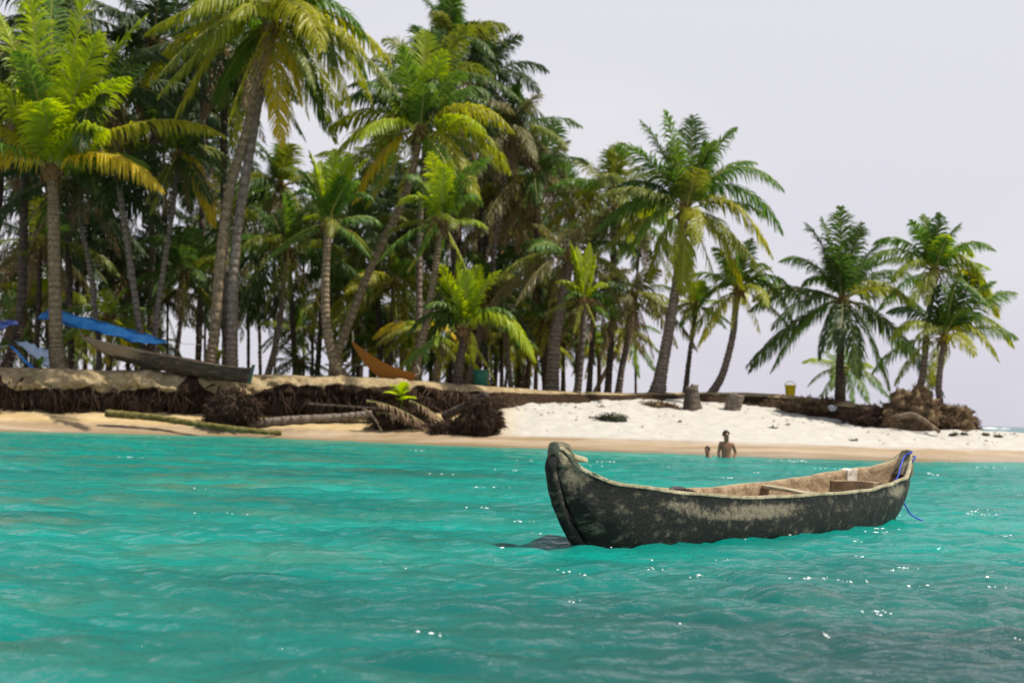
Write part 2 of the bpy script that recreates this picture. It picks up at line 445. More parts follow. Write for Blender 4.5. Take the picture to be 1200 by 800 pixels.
# ---- the front row
palm('ringed grey palm nearest the blue tarp with bright lime and yellow fronds', 49.3, [(70,432),(66,400),(64,330),(63,260),(62,225)], 26, 16, (60,200), 120, 'sunny', 8, [
    (30,-25,14,-1.5,'lime',.4),(-8,5,20,.8,'lime',.5),(60,-30,8,1.2,'mid',.4),(105,-25,14,-.5,'lime',.45),(118,40,16,-1.2,'lime',.3),(170,20,20,1.0,'lime',.3),
    (20,60,30,-1.6,'mid',.5),(150,90,25,-1.5,'lime',.5),(262,158,40,-.3,'gold',.9),(190,222,34,-1.6,'yellow',.9),(-40,150,25,.6,'gold',.8),(-45,205,30,-1.0,'yellow',.9),
    (0,100,26,1.6,'mid',.5),(120,150,20,-1.9,'lime',.6),(-30,90,24,-1.4,'lime',.4),(90,60,20,2.0,'mid',.3),(45,120,24,-2.2,'lime',.4)], amin=0, amax=2, leafk=dict(width=.075, gap=.03, leaf=1.25, pairs=84), tm=TR_TAN)
palm('tall tan palm of the twin pair, trunk leaning away from the beached canoe', 50.5, [(246,428),(252,385),(259,300),(270,220),(290,150),(305,80)], 26, 13, (318,12), 130, 'mature', 15, [
    (186,112,20,-.8,'gold',.95),(200,150,40,-1.3,'gold',.9),(330,170,-6,-.8,'yellow',.5),(352,120,22,-.5,'yellow',.8),(435,118,52,.2,'gold',.9),(412,132,40,-.9,'gold',.9),
    (430,45,34,.8,'mid',.9),(240,60,28,-1.8,'gold',.9),(170,40,24,.7,'gold',.9),(395,80,45,-1.4,'dark',.9),(370,-20,18,1,'mid',.7)], amin=1, amax=4, coco=4, tm=TR_TAN)
palm('tall straighter palm of the twin pair, greyer trunk standing behind its leaning partner', 51.2, [(271,428),(272,390),(274,320),(281,250),(296,160),(308,90)], 25, 13, (322,32), 115, 'mature', 16, [
    (250,120,25,.5,'mid',.9),(380,150,40,1.0,'dark',.9),(430,90,40,1.4,'mid',.9)], amin=1, amax=5, tm=TR_GREY, skirt=2)
palm('bent brown palm with a lime upright tuft where the hammock hangs', 50.2, [(404,441),(392,425),(383,385),(381,340),(383,295)], 22, 11, (385,262), 60, 'fresh', 6, [
    (362,178,6,-.3,'lime',.2),(392,176,2,.4,'lime',.15),(410,182,5,-.5,'lime',.2),(430,186,14,-.2,'lime',.4),(350,200,16,.5,'mid',.55),(345,228,22,-.5,'mid',.6),(438,235,22,.5,'mid',.6),(375,190,6,.8,'lime',.3),(403,205,8,-.8,'mid',.55),(420,215,20,-.8,'mid',.5)],
    amin=2, amax=4, leafk=dict(width=.07, gap=.02, leaf=.62), tm=TR_TAN)
palm('long leaning palm crossing over the hammock, broad yellow green crown', 54, [(393,432),(396,412),(412,370),(431,322),(455,270),(474,232),(484,200)], 17, 11, (492,155), 108, 'fresh', 12, [
    (385,152,26,-.2,'gold',.9),(392,182,30,-1.2,'gold',.9),(415,235,25,-.5,'yellow',.9),(600,152,34,-.6,'gold',.9),(597,200,38,.6,'gold',.9),(560,235,30,-1.4,'gold',.9),
    (470,55,8,-.8,'mid',.3),(498,38,4,.5,'lime',.25),(520,60,10,-1,'lime',.35),(545,85,20,-.6,'mid',.5),(440,70,18,.6,'mid',.5),(410,100,26,-1,'mid',.7),(575,110,28,1,'mid',.7),(398,120,26,1.2,'dark',.8),(500,100,20,-2,'mid',.6)],
    amin=1, amax=5, tm=TR_TAN, coco=3)
palm('slim palm with a swollen fibrous neck and small lime crown beside the hammock', 50.0, [(483,446),(492,410),(501,370),(508,330),(512,300)], 15, 10, (517,262), 58, 'fresh', 7, [
    (505,180,6,-.3,'lime',.3),(527,188,6,.3,'lime',.3),(548,195,14,.6,'mid',.55),(572,186,18,-.3,'mid',.5),(478,205,16,.4,'mid',.5),(466,240,22,-.5,'lime',.6),(565,240,24,.3,'mid',.6),(520,195,8,-.9,'lime',.3),(490,300,12,-.8,'mid',.7)],
    amin=2, amax=5, tm=TR_TAN, coco=4)
palm('short young palm with glowing lime upright fronds next to the green bin', 50.8, [(536,452),(538,430),(542,405)], 17, 11, (543,388), 60, 'fresh', 4, [
    (517,312,4,-.5,'lime',.15),(536,305,3,.2,'lime',.15),(548,318,2,-.8,'lime',.15),(560,312,5,.4,'lime',.15),(584,318,12,-.2,'lime',.3),(505,330,12,.3,'mid',.3),(603,372,20,-.6,'mid',.6),
    (626,420,42,-.8,'lime',.9),(610,405,34,.6,'mid',.8),(478,390,25,-.4,'dark',.8),(490,420,30,.3,'dark',.8),(500,360,20,-.9,'mid',.5)],
    amin=3, amax=5, leafk=dict(width=.08, gap=.02), tm=TR_DARK)
palm('thick rough trunked palm between the green bin and the white beach', 57, [(646,459),(648,430),(651,390),(657,360),(663,330)], 25, 15, (668,298), 80, 'olive', 18, amin=1, amax=5, tm=TR_GREY, skirt=3)
palm('little palm with an upright blade of lime leaves above the sand', 51.4, [(676,458),(680,430),(683,385),(684,365)], 12, 8, (684,352), 42, 'fresh', 5, [
    (668,283,3,-.2,'lime',.1),(676,290,2,.3,'lime',.1),(691,286,2,-.4,'lime',.1),(697,300,3,.2,'lime',.1),(654,330,10,-.3,'lime',.5),(712,335,10,.3,'lime',.5),(660,352,12,-.4,'mid',.6),(706,352,12,.4,'mid',.6)],
    amin=4, amax=5, leafk=dict(width=.13, gap=0, leaf=.38, pairs=50, vee=.05), tm=TR_DARK)
palm('tallest freestanding palm over the white beach with wide arching crown', 56.5, [(770,462),(777,425),(786,375),(793,330),(799,285)], 27, 12, (803,246), 108, 'mature', 14, [
    (780,130,10,-.5,'mid',.55),(752,142,14,.4,'dark',.5),(813,136,6,.8,'dark',.5),(862,150,14,-.3,'mid',.5),(838,165,12,-1,'mid',.55),(885,190,20,.5,'mid',.6),(918,222,42,-.4,'mid',.9),(917,272,46,.6,'mid',.95),
    (905,300,40,-.9,'gold',.9),(870,335,26,-.3,'gold',.9),(700,268,28,-.5,'mid',.9),(715,225,24,.6,'dark',.8),(690,290,36,.5,'dark',.9),(735,300,28,-1,'mid',.9),(725,170,18,-.9,'mid',.6),(760,330,22,.5,'gold',.9),(800,345,-4,-.6,'gold',.8)],
    amin=0, amax=5, tm=TR_GREY, coco=5)
palm('small palm on a thin dark trunk under the tallest beach palm', 59, [(803,456),(807,425),(811,395),(814,375)], 9, 6, (815,358), 42, 'fresh', 17, amin=0, amax=4, tm=TR_DARK)
palm('palm with a sweeping curved trunk beside the tallest beach palm', 58, [(833,460),(846,440),(855,410),(860,385),(862,362)], 14, 9, (866,340), 66, 'mature', 15, [
    (812,370,22,.2,'mid',.8),(930,380,34,.3,'mid',.9),(938,352,26,-.8,'mid',.8),(835,290,12,-.4,'mid',.55),(880,280,8,.5,'dark',.4),(905,318,20,-.5,'mid',.6)],
    amin=0, amax=5, tm=TR_GREY)
palm('dark green palm with long level fronds standing by the yellow bucket', 57, [(984,468),(984,440),(985,410),(986,385)], 17, 10, (987,352), 100, 'dark', 9, [
    (985,243,3,-.5,'dark',.5),(963,255,8,.6,'dark',.5),(945,262,14,-.3,'deep',.4),(1010,262,8,-.8,'dark',.5),(1038,282,14,.6,'dark',.5),(915,305,22,.4,'mid',.7),(880,362,18,-.4,'dark',.8),(876,428,14,.2,'dark',.8),(905,432,22,-1,'mid',.8),
    (1085,335,28,.4,'dark',.8),(1090,372,26,-.7,'dark',.8),(1070,418,18,.6,'mid',.8),(1042,455,22,-.6,'mid',.8),(1005,440,24,-1.2,'dark',.8),(960,420,22,.8,'dark',.8),(1000,300,10,.2,'dark',.5),(970,300,10,-1.2,'dark',.5),(940,335,20,1.4,'dark',.7)],
    amin=1, amax=4, tm=TR_DARK)
palm('very low palm peeping out behind the dark green palm', 66, [(988,455),(988,445)], 9, 8, (988,432), 46, 'mid' if False else 'fresh', 14, amin=1, amax=4, tm=TR_DARK)
palm('straight palm rising from the root mound with sunny green crown', 53.5, [(1079,456),(1083,425),(1087,380),(1091,350)], 14, 9, (1095,318), 74, 'fresh', 10, [
    (1068,258,8,-.4,'mid',.55),(1082,252,4,.5,'mid',.3),(1100,250,4,-.6,'dark',.5),(1125,262,8,.3,'mid',.55),(1165,292,22,-.3,'mid',.8),(1140,300,20,.8,'lime',.6),(1170,370,30,.3,'gold',.8),(1160,345,34,-.8,'gold',.8),
    (1010,312,26,-.3,'mid',.9),(1024,285,22,.7,'mid',.8),(1045,330,20,-1,'gold',.8),(1110,275,10,-1.1,'lime',.4)], amin=1, amax=4, tm=TR_GREY)
palm('last palm at the tip of the island with fronds blown seaward', 53, [(1102,478),(1100,455),(1102,430),(1104,415)], 14, 8, (1106,396), 78, 'mature', 7, [
    (1190,342,16,.3,'mid',.6),(1165,330,12,-.4,'mid',.5),(1188,405,34,.2,'gold',.8),(1170,422,30,-.6,'gold',.8),(1040,365,18,.4,'dark',.8),(1045,395,22,-.5,'gold',.8),(1090,325,10,.6,'dark',.5),(1125,318,10,-.5,'mid',.55),(1150,375,24,-1.2,'mid',.8),(1145,312,10,.9,'dark',.5)], amin=1, amax=4, tm=TR_GREY)
palm('dark trunked palm bending at the photo edge under a deep shaded crown', 55, [(4,432),(16,405),(24,370),(27,300),(28,240),(28,150)], 20, 12, (22,60), 125, 'deep', 24, amin=1, amax=6, tm=TR_DARK, skirt=4, coco=3)
# ---- behind: (label, D, trunk, wb, wt, crown, R, kind, n, amin, amax, trunk material, skirt)
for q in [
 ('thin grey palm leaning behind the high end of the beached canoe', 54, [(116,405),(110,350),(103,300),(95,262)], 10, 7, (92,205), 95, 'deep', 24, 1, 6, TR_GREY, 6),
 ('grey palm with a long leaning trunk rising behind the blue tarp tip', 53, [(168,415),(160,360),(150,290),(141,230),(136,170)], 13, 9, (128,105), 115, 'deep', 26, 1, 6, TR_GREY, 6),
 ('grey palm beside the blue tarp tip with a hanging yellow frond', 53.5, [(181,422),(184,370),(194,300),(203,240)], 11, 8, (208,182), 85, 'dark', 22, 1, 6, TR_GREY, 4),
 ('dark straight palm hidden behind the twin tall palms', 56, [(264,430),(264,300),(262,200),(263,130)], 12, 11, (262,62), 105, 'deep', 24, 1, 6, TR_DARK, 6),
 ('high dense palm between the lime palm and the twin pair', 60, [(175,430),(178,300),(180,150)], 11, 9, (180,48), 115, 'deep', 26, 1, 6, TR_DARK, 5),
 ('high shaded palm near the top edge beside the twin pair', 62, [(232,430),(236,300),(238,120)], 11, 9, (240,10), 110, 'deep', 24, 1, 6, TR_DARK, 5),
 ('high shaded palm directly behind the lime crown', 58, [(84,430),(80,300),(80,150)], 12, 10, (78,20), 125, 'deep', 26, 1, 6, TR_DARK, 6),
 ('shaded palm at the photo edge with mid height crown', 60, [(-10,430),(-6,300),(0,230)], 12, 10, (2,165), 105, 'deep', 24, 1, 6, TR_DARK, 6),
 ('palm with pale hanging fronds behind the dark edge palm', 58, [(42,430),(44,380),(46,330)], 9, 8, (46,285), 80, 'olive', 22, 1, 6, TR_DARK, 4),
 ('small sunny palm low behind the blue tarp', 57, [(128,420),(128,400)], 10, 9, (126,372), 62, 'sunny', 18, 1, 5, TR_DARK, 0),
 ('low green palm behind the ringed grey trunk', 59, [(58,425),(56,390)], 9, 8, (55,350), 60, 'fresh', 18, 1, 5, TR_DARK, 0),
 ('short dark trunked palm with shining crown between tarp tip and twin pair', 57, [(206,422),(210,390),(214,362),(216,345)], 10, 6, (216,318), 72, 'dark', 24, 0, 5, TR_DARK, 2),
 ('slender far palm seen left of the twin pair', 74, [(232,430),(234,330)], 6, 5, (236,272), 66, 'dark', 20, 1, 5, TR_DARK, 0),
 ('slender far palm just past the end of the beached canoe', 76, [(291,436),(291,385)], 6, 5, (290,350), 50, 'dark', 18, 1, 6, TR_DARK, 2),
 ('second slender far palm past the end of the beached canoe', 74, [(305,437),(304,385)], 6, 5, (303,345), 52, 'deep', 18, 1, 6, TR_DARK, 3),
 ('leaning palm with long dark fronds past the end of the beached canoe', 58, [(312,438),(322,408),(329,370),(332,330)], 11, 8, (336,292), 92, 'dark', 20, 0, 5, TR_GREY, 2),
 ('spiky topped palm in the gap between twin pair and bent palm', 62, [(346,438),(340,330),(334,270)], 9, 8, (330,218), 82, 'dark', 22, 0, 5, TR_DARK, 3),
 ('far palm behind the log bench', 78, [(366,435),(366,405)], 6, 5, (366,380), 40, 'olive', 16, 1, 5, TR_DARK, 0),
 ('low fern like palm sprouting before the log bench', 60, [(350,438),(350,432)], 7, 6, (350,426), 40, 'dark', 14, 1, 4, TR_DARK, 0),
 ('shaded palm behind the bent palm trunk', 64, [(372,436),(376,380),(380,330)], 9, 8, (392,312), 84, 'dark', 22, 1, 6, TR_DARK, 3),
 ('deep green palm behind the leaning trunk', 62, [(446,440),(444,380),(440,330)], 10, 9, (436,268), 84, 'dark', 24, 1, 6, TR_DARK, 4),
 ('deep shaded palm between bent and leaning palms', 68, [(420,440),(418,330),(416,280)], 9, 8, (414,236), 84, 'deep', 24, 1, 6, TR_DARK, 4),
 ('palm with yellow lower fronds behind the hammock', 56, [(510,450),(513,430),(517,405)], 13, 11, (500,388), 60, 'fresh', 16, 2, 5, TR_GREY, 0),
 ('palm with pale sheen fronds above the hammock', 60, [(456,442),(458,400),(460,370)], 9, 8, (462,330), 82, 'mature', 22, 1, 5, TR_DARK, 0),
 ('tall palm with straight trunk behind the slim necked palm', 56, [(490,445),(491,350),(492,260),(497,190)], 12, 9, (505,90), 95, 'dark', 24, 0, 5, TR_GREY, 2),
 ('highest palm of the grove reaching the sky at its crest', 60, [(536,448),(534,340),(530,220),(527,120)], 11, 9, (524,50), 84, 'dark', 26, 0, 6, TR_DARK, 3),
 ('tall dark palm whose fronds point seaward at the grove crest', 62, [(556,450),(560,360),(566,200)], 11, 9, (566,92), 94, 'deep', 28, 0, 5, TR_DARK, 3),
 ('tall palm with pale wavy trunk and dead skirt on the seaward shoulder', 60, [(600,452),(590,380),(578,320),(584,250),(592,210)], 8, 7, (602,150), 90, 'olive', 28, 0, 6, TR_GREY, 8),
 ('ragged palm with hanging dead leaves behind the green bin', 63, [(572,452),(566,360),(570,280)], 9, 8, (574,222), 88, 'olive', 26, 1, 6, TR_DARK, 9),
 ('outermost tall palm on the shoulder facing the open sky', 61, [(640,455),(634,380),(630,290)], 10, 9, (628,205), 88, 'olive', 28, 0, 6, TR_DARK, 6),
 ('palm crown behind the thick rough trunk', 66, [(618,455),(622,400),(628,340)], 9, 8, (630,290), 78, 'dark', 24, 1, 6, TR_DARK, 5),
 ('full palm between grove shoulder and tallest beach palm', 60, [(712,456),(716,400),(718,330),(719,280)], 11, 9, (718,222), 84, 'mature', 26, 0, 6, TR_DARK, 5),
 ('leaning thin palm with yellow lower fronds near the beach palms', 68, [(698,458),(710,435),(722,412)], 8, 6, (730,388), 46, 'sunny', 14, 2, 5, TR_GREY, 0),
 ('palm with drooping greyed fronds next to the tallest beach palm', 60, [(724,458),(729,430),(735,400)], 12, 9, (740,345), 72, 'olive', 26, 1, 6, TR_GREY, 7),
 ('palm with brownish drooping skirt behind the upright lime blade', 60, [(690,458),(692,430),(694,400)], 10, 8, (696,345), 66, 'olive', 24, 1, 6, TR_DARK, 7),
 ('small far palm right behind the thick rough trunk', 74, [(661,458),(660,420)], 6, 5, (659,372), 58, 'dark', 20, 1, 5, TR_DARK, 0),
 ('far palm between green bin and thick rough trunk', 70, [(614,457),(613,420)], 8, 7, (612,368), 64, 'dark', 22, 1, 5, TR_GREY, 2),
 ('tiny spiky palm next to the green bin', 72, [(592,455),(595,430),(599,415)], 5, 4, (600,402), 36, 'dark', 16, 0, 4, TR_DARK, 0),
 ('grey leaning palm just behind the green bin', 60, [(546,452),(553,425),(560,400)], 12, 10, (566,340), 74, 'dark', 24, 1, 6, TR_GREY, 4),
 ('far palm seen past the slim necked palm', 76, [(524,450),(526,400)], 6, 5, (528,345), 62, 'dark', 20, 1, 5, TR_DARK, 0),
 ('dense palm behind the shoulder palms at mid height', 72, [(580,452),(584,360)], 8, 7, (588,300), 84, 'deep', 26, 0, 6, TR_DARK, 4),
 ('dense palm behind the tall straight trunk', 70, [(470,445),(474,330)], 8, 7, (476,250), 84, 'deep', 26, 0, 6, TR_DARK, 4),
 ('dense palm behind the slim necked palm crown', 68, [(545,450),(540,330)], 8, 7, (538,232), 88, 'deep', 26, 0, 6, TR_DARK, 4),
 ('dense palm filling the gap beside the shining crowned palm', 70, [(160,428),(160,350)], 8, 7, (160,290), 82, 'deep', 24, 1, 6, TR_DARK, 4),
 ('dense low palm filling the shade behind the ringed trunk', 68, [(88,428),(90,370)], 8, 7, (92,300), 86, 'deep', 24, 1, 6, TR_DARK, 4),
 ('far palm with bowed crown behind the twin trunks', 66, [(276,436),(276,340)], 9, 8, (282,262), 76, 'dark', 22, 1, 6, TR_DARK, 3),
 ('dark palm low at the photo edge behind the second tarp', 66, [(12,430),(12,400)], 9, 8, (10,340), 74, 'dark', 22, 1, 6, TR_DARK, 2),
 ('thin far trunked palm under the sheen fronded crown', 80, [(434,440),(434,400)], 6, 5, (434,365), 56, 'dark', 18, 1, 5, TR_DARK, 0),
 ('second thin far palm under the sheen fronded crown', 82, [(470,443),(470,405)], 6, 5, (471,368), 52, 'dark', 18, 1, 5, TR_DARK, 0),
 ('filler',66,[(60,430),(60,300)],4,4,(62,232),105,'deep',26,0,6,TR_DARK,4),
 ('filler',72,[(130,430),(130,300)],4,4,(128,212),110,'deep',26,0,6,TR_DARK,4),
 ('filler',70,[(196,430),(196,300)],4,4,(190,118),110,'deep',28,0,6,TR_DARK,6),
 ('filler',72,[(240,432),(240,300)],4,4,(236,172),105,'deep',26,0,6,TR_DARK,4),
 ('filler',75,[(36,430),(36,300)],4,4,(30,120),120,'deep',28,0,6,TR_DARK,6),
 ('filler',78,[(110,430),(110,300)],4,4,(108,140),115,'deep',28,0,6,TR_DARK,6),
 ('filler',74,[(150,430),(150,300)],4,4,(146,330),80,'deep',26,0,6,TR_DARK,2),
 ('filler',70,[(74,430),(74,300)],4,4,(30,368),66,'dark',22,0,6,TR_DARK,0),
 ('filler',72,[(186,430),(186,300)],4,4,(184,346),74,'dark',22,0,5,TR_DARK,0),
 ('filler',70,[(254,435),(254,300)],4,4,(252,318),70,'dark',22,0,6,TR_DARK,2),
 ('filler',74,[(322,437),(322,300)],4,4,(318,262),80,'dark',24,0,6,TR_DARK,4),
 ('filler',78,[(356,437),(356,300)],4,4,(360,280),80,'dark',24,0,6,TR_DARK,4),
 ('filler',76,[(392,438),(392,300)],4,4,(394,348),64,'dark',22,0,6,TR_DARK,0),
 ('filler',78,[(440,440),(440,300)],4,4,(450,205),80,'dark',26,0,6,TR_DARK,6),
 ('filler',78,[(506,446),(506,300)],4,4,(500,290),84,'dark',24,0,6,TR_DARK,4),
 ('filler',78,[(560,450),(560,300)],4,4,(552,170),84,'dark',26,0,6,TR_DARK,6),
 ('filler',76,[(604,455),(604,300)],4,4,(606,250),80,'olive',26,0,6,TR_DARK,6),
 ('filler',74,[(640,455),(640,380)],4,4,(636,345),66,'dark',22,0,6,TR_DARK,2),
 ('filler',74,[(576,455),(576,400)],4,4,(580,362),60,'dark',22,0,6,TR_DARK,2),
 ('filler',70,[(745,458),(745,350)],4,4,(752,262),66,'dark',22,0,6,TR_DARK,3),
 ('full palm behind the thick rough trunk facing the sky gap', 68, [(676,457),(676,350)], 8, 7, (668,238), 76, 'dark', 24, 0, 6, TR_DARK, 5),
]:
    lb, D, tr, wb, wt, cr, R, kd, n, a0, a1, tm, sk = q
    extra = ()
    grp = BG
    if lb == 'filler': lb, grp = 'coconut palm deep inside the shaded grove behind the other palms', 'palms deep in the shade of the grove'
    if 'hanging yellow' in lb: extra = [(250,262,30,-1,'yellow',.7), (238,240,24,-.6,'yellow',.7)]
    if 'yellow lower fronds behind the hammock' in lb: extra = [(438,395,16,-.4,'yellow',.8), (452,402,20,.5,'gold',.8), (540,408,18,-.3,'yellow',.8)]
    if 'near the beach palms' in lb: extra = [(708,412,12,0,'gold',.6)]
    palm(lb, D, tr, wb, wt, cr, R, kd, n, extra, tm, grp, amin=a0, amax=a1, skirt=sk)

rr_ = random.Random(5)
for i, (x_, y_, D_, R_, kd) in enumerate([(72,404,60,36,'fresh'),(100,398,63,40,'mature'),(150,400,62,40,'mature'),(182,402,70,34,'dark'),(30,405,60,34,'mature'),(452,405,64,42,'mature'),(478,412,66,36,'fresh'),(505,415,68,34,'mature'),(528,410,63,40,'dark'),(562,405,66,42,'mature'),
        (588,392,64,44,'mature'),(608,418,70,32,'fresh'),(628,400,66,42,'mature'),(660,402,70,34,'dark'),(702,405,68,36,'mature'),(436,392,68,40,'dark'),(414,396,70,36,'mature'),(345,388,72,40,'dark'),(640,372,60,48,'mature'),(548,372,62,46,'dark')]):
    palm('young coconut palm growing low at the foot of the grove', D_, [(x_, 440), (x_, y_+14)], 7, 6, (x_, y_), R_, kd, 20, (), TR_DARK, 'young palms low at the foot of the grove', amin=0, amax=5, name='young_palm')
# ------------------------------------------------------------------ dugout canoes
def woodmat(name, dark, mid, pale, palea=0.5, rough=.7, scale=(1.2, 5, 5)):
    m, nt, b = mat(name, mid, rough, .3)
    v = coords(nt, scale)
    n1 = noise(nt, v, 2.2, 7, .68); n2 = noise(nt, coords(nt), 15, 8, .8)
    col = ramp(nt, n1, [(.32, dark), (.55, mid), (.78, pale)])
    p = att(nt, 'patch')
    pm = mth(nt, 'MULTIPLY', mth(nt, 'SUBTRACT', mth(nt, 'ADD', mth(nt, 'MULTIPLY', p, .62), mth(nt, 'MULTIPLY', n2, .75)), .62, True), 6, True)
    col = mix(nt, mth(nt, 'MULTIPLY', pm, palea), col, pale)
    L(nt, col, b.inputs['Base Color'])
    h = mth(nt, 'ADD', n2, noise(nt, coords(nt, (1, 1, 1)), 28, 5, .7))
    bump(nt, b, h, .9, .02); return m
HULL = woodmat('weathered dark hull', (.003, .004, .003), (.011, .012, .009), (.27, .23, .16), .82)
RIM = woodmat('sun bleached rim', (.17, .15, .09), (.42, .37, .24), (.60, .54, .38), .4)
INNER = woodmat('adzed inner wood', (.14, .09, .05), (.34, .24, .14), (.50, .40, .27), .5)
HULL2 = woodmat('old tan hull', (.05, .035, .022), (.20, .14, .08), (.34, .25, .15), .6)
RIM2 = woodmat('dark rim', (.05, .045, .035), (.24, .20, .13), (.38, .32, .2), .3)
def canoe(root, xf, st, HM, RM, IM, th=.045, floor=.10, patch=None, seed=0):
    """st: stations (rim a, keel a, half width, near h, far h, keel z); xf maps (along, across, z) to world"""
    rs = np.random.RandomState(seed)
    A = np.array(st, float); t = np.linspace(0, len(A)-1, 90)
    S = np.stack([np.interp(t, np.arange(len(A)), A[:, k]) for k in range(6)], 1)
    ker = np.array([1, 2, 3, 2, 1.])/9        # soften the corners between stations
    for k in range(6):
        pad = np.r_[2*S[0, k]-S[2, k], 2*S[0, k]-S[1, k], S[:, k], 2*S[-1, k]-S[-2, k], 2*S[-1, k]-S[-3, k]]
        S[:, k] = np.convolve(pad, ker, 'valid')
    base = np.array(root.location)
    V = []; mi = []; Fc = []; pa = []
    na = 12
    ang = np.linspace(0, math.pi/2, na)
    cols = []
    for i, (ar, ak, wd, hn, hf, zk) in enumerate(S):
        row = []
        wob = .006*math.sin(i*.31)+.004*math.sin(i*.83+1)
        # outer: near rim -> keel -> far rim
        for sgn, h, angs in ((1, hn, ang), (-1, hf, ang[::-1][1:])):
            for q in angs:
                c, s = math.cos(q)**.62, math.sin(q)**1.0
                z = h+(zk-h)*s; a_ = ar+(ak-ar)*s**2.1
                wv = wd*(c*(1+.10*math.sin(2*q)))
                n_ = .016*nz(a_*1.0, sgn*2+z, z, 2.2)+.006*nz(a_, z, sgn, 9)
                row.append((a_, sgn*(wv+n_), z+(wob if s < .5 else 0)*(1-s), 0))
        # rim tops and inside, far -> near
        def inn(sgn, h, q):
            wi = max(.0, wd-th); hi = h; c, s = math.cos(q)**.5, math.sin(q)
            zf = max(floor, zk+.12) if h > floor+.05 else h-.02
            z = hi+(zf-hi)*s; a_ = ar+(ak-ar)*s**2.1*.8
            return (a_, sgn*wi*c*(1 if s < .99 else 0), z, 2)
        wo = (wob)
        row.append((ar, -(wd+.012), hf+.028+wo, 1)); row.append((ar, -(max(0, wd-th)), hf+.026+wo, 1))
        ia = np.linspace(0.08, math.pi/2, 8)
        for q in ia: row.append(inn(-1, hf, q))
        for q in ia[::-1][1:]: row.append(inn(1, hn, q))
        row.append((ar, max(0, wd-th), hn+.026+wo, 1)); row.append((ar, wd+.012, hn+.028+wo, 1))
        cols.append(row)
    m = len(cols[0])
    for row in cols:
        for (a_, c_, z_, k_) in row:
            V.append(xf(a_, c_, z_)); pa.append(patch(a_, c_, z_) if patch else .3)
    for i in range(len(cols)-1):
        for j in range(m):
            j2 = (j+1) % m
            Fc.append((i*m+j, i*m+j2, (i+1)*m+j2, (i+1)*m+j))
            mi.append(max(cols[i][j][3], cols[i][j2][3]) if not (cols[i][j][3] == 0 or cols[i][j2][3] == 0) or cols[i][j][3] == cols[i][j2][3] else 1)
    for i in (0, len(cols)-1): Fc.append(tuple(i*m+j for j in range(m))); mi.append(0)
    o = mesh('hull', V, Fc, [HM, RM, IM], root, midx=mi, loc=None)
    o.data.transform(Matrix.Translation(-Vector(base))); attr(o, 'patch', pa)
    bm = bmesh.new(); bm.from_mesh(o.data); bmesh.ops.recalc_face_normals(bm, faces=bm.faces); bm.to_mesh(o.data); bm.free()
    return o
from mathutils import Matrix
def block(name, corners8, m, parent, bev=.01, sub=2, namp=.0, patchv=.4):
    """a rough box from 8 corners (bottom 4 ring, top 4 ring), bevelled and roughened"""
    base = np.array(parent.matrix_world.translation if parent.parent is None else parent.parent.location) if parent else np.zeros(3)
    base = np.array(parent.location) if parent and parent.parent is None else (np.array(parent.parent.location) if parent else base)
    bm = bmesh.new(); vs = [bm.verts.new(Vector(np.array(c)-base)) for c in corners8]
    for f in ((3, 2, 1, 0), (4, 5, 6, 7), (0, 1, 5, 4), (1, 2, 6, 5), (2, 3, 7, 6), (3, 0, 4, 7)): bm.faces.new([vs[i] for i in f])
    bmesh.ops.bevel(bm, geom=list(bm.edges), offset=bev, segments=2, affect='EDGES', profile=.6)
    if sub: bmesh.ops.subdivide_edges(bm, edges=list(bm.edges), cuts=sub, use_grid_fill=True)
    if namp:
        for v in bm.verts:
            n = mnoise.noise_vector((v.co+Vector(base))*9); v.co += n*namp
    bmesh.ops.recalc_face_normals(bm, faces=bm.faces)
    me = bpy.data.meshes.new(name); bm.to_mesh(me); bm.free(); me.materials.append(m)
    o = bpy.data.objects.new(name, me); link(o, parent); attr(o, 'patch', [patchv]*len(me.vertices)); return o
B0 = np.array([.690, 11.931, 0]); AX = np.array([.6537, .7567, 0]); NX = np.array([.7567, -.6537, 0])
def cxf(a, c, z): return B0+AX*a+NX*c+np.array([0, 0, z])
croot = empty('dugout_canoe', cxf(2.6, 0, 0), 'weathered dugout canoe floating on the turquoise water with a blue rope at its stern', 'canoe')
st = [  # rim a, keel a, half width, near rim, far rim, keel z
 (-.50, -.02, .05, .80, .80, .0), (-.46, .08, .068, .80, .80, -.10), (-.38, .17, .09, .72, .735, -.17), (-.26, .26, .14, .625, .67, -.2), (0, .42, .22, .53, .585, -.2), (.4, .6, .30, .474, .52, -.2), (.83, .95, .36, .430, .465, -.2),
 (1.43, 1.5, .42, .394, .425, -.2), (2.1, 2.1, .45, .370, .388, -.2), (2.56, 2.56, .46, .364, .385, -.2), (3.23, 3.2, .455, .364, .405, -.2), (3.81, 3.7, .43, .375, .440, -.2), (4.28, 4.15, .40, .388, .475, -.19),
 (4.61, 4.4, .37, .403, .500, -.18), (5.01, 4.75, .32, .430, .532, -.16), (5.35, 5.0, .265, .465, .56, -.12), (5.6, 5.2, .20, .50, .595, -.08), (5.8, 5.35, .13, .58, .64, -.04), (5.93, 5.42, .075, .70, .71, 0), (5.98, 5.46, .05, .75, .75, .02)]
def patchf(a, c, z):
    p = math.exp(-((a-1.9)/1.2)**2)*math.exp(-((z-.25)/.085)**2)*.86
    p = max(p, .7*math.exp(-((a-.75)/.5)**2)*math.exp(-((z-.33)/.07)**2))
    p = max(p, .8*math.exp(-((a-5.1)/.45)**2)*math.exp(-((z-.36)/.10)**2), .55*math.exp(-((a-3.6)/.5)**2)*math.exp(-((z-.24)/.07)**2))
    p = max(p, .75*math.exp(-((a+.35)/.16)**2)*math.exp(-((z-.62)/.22)**2))
    return p
canoe(croot, cxf, st, HULL, RIM, INNER, patch=patchf)
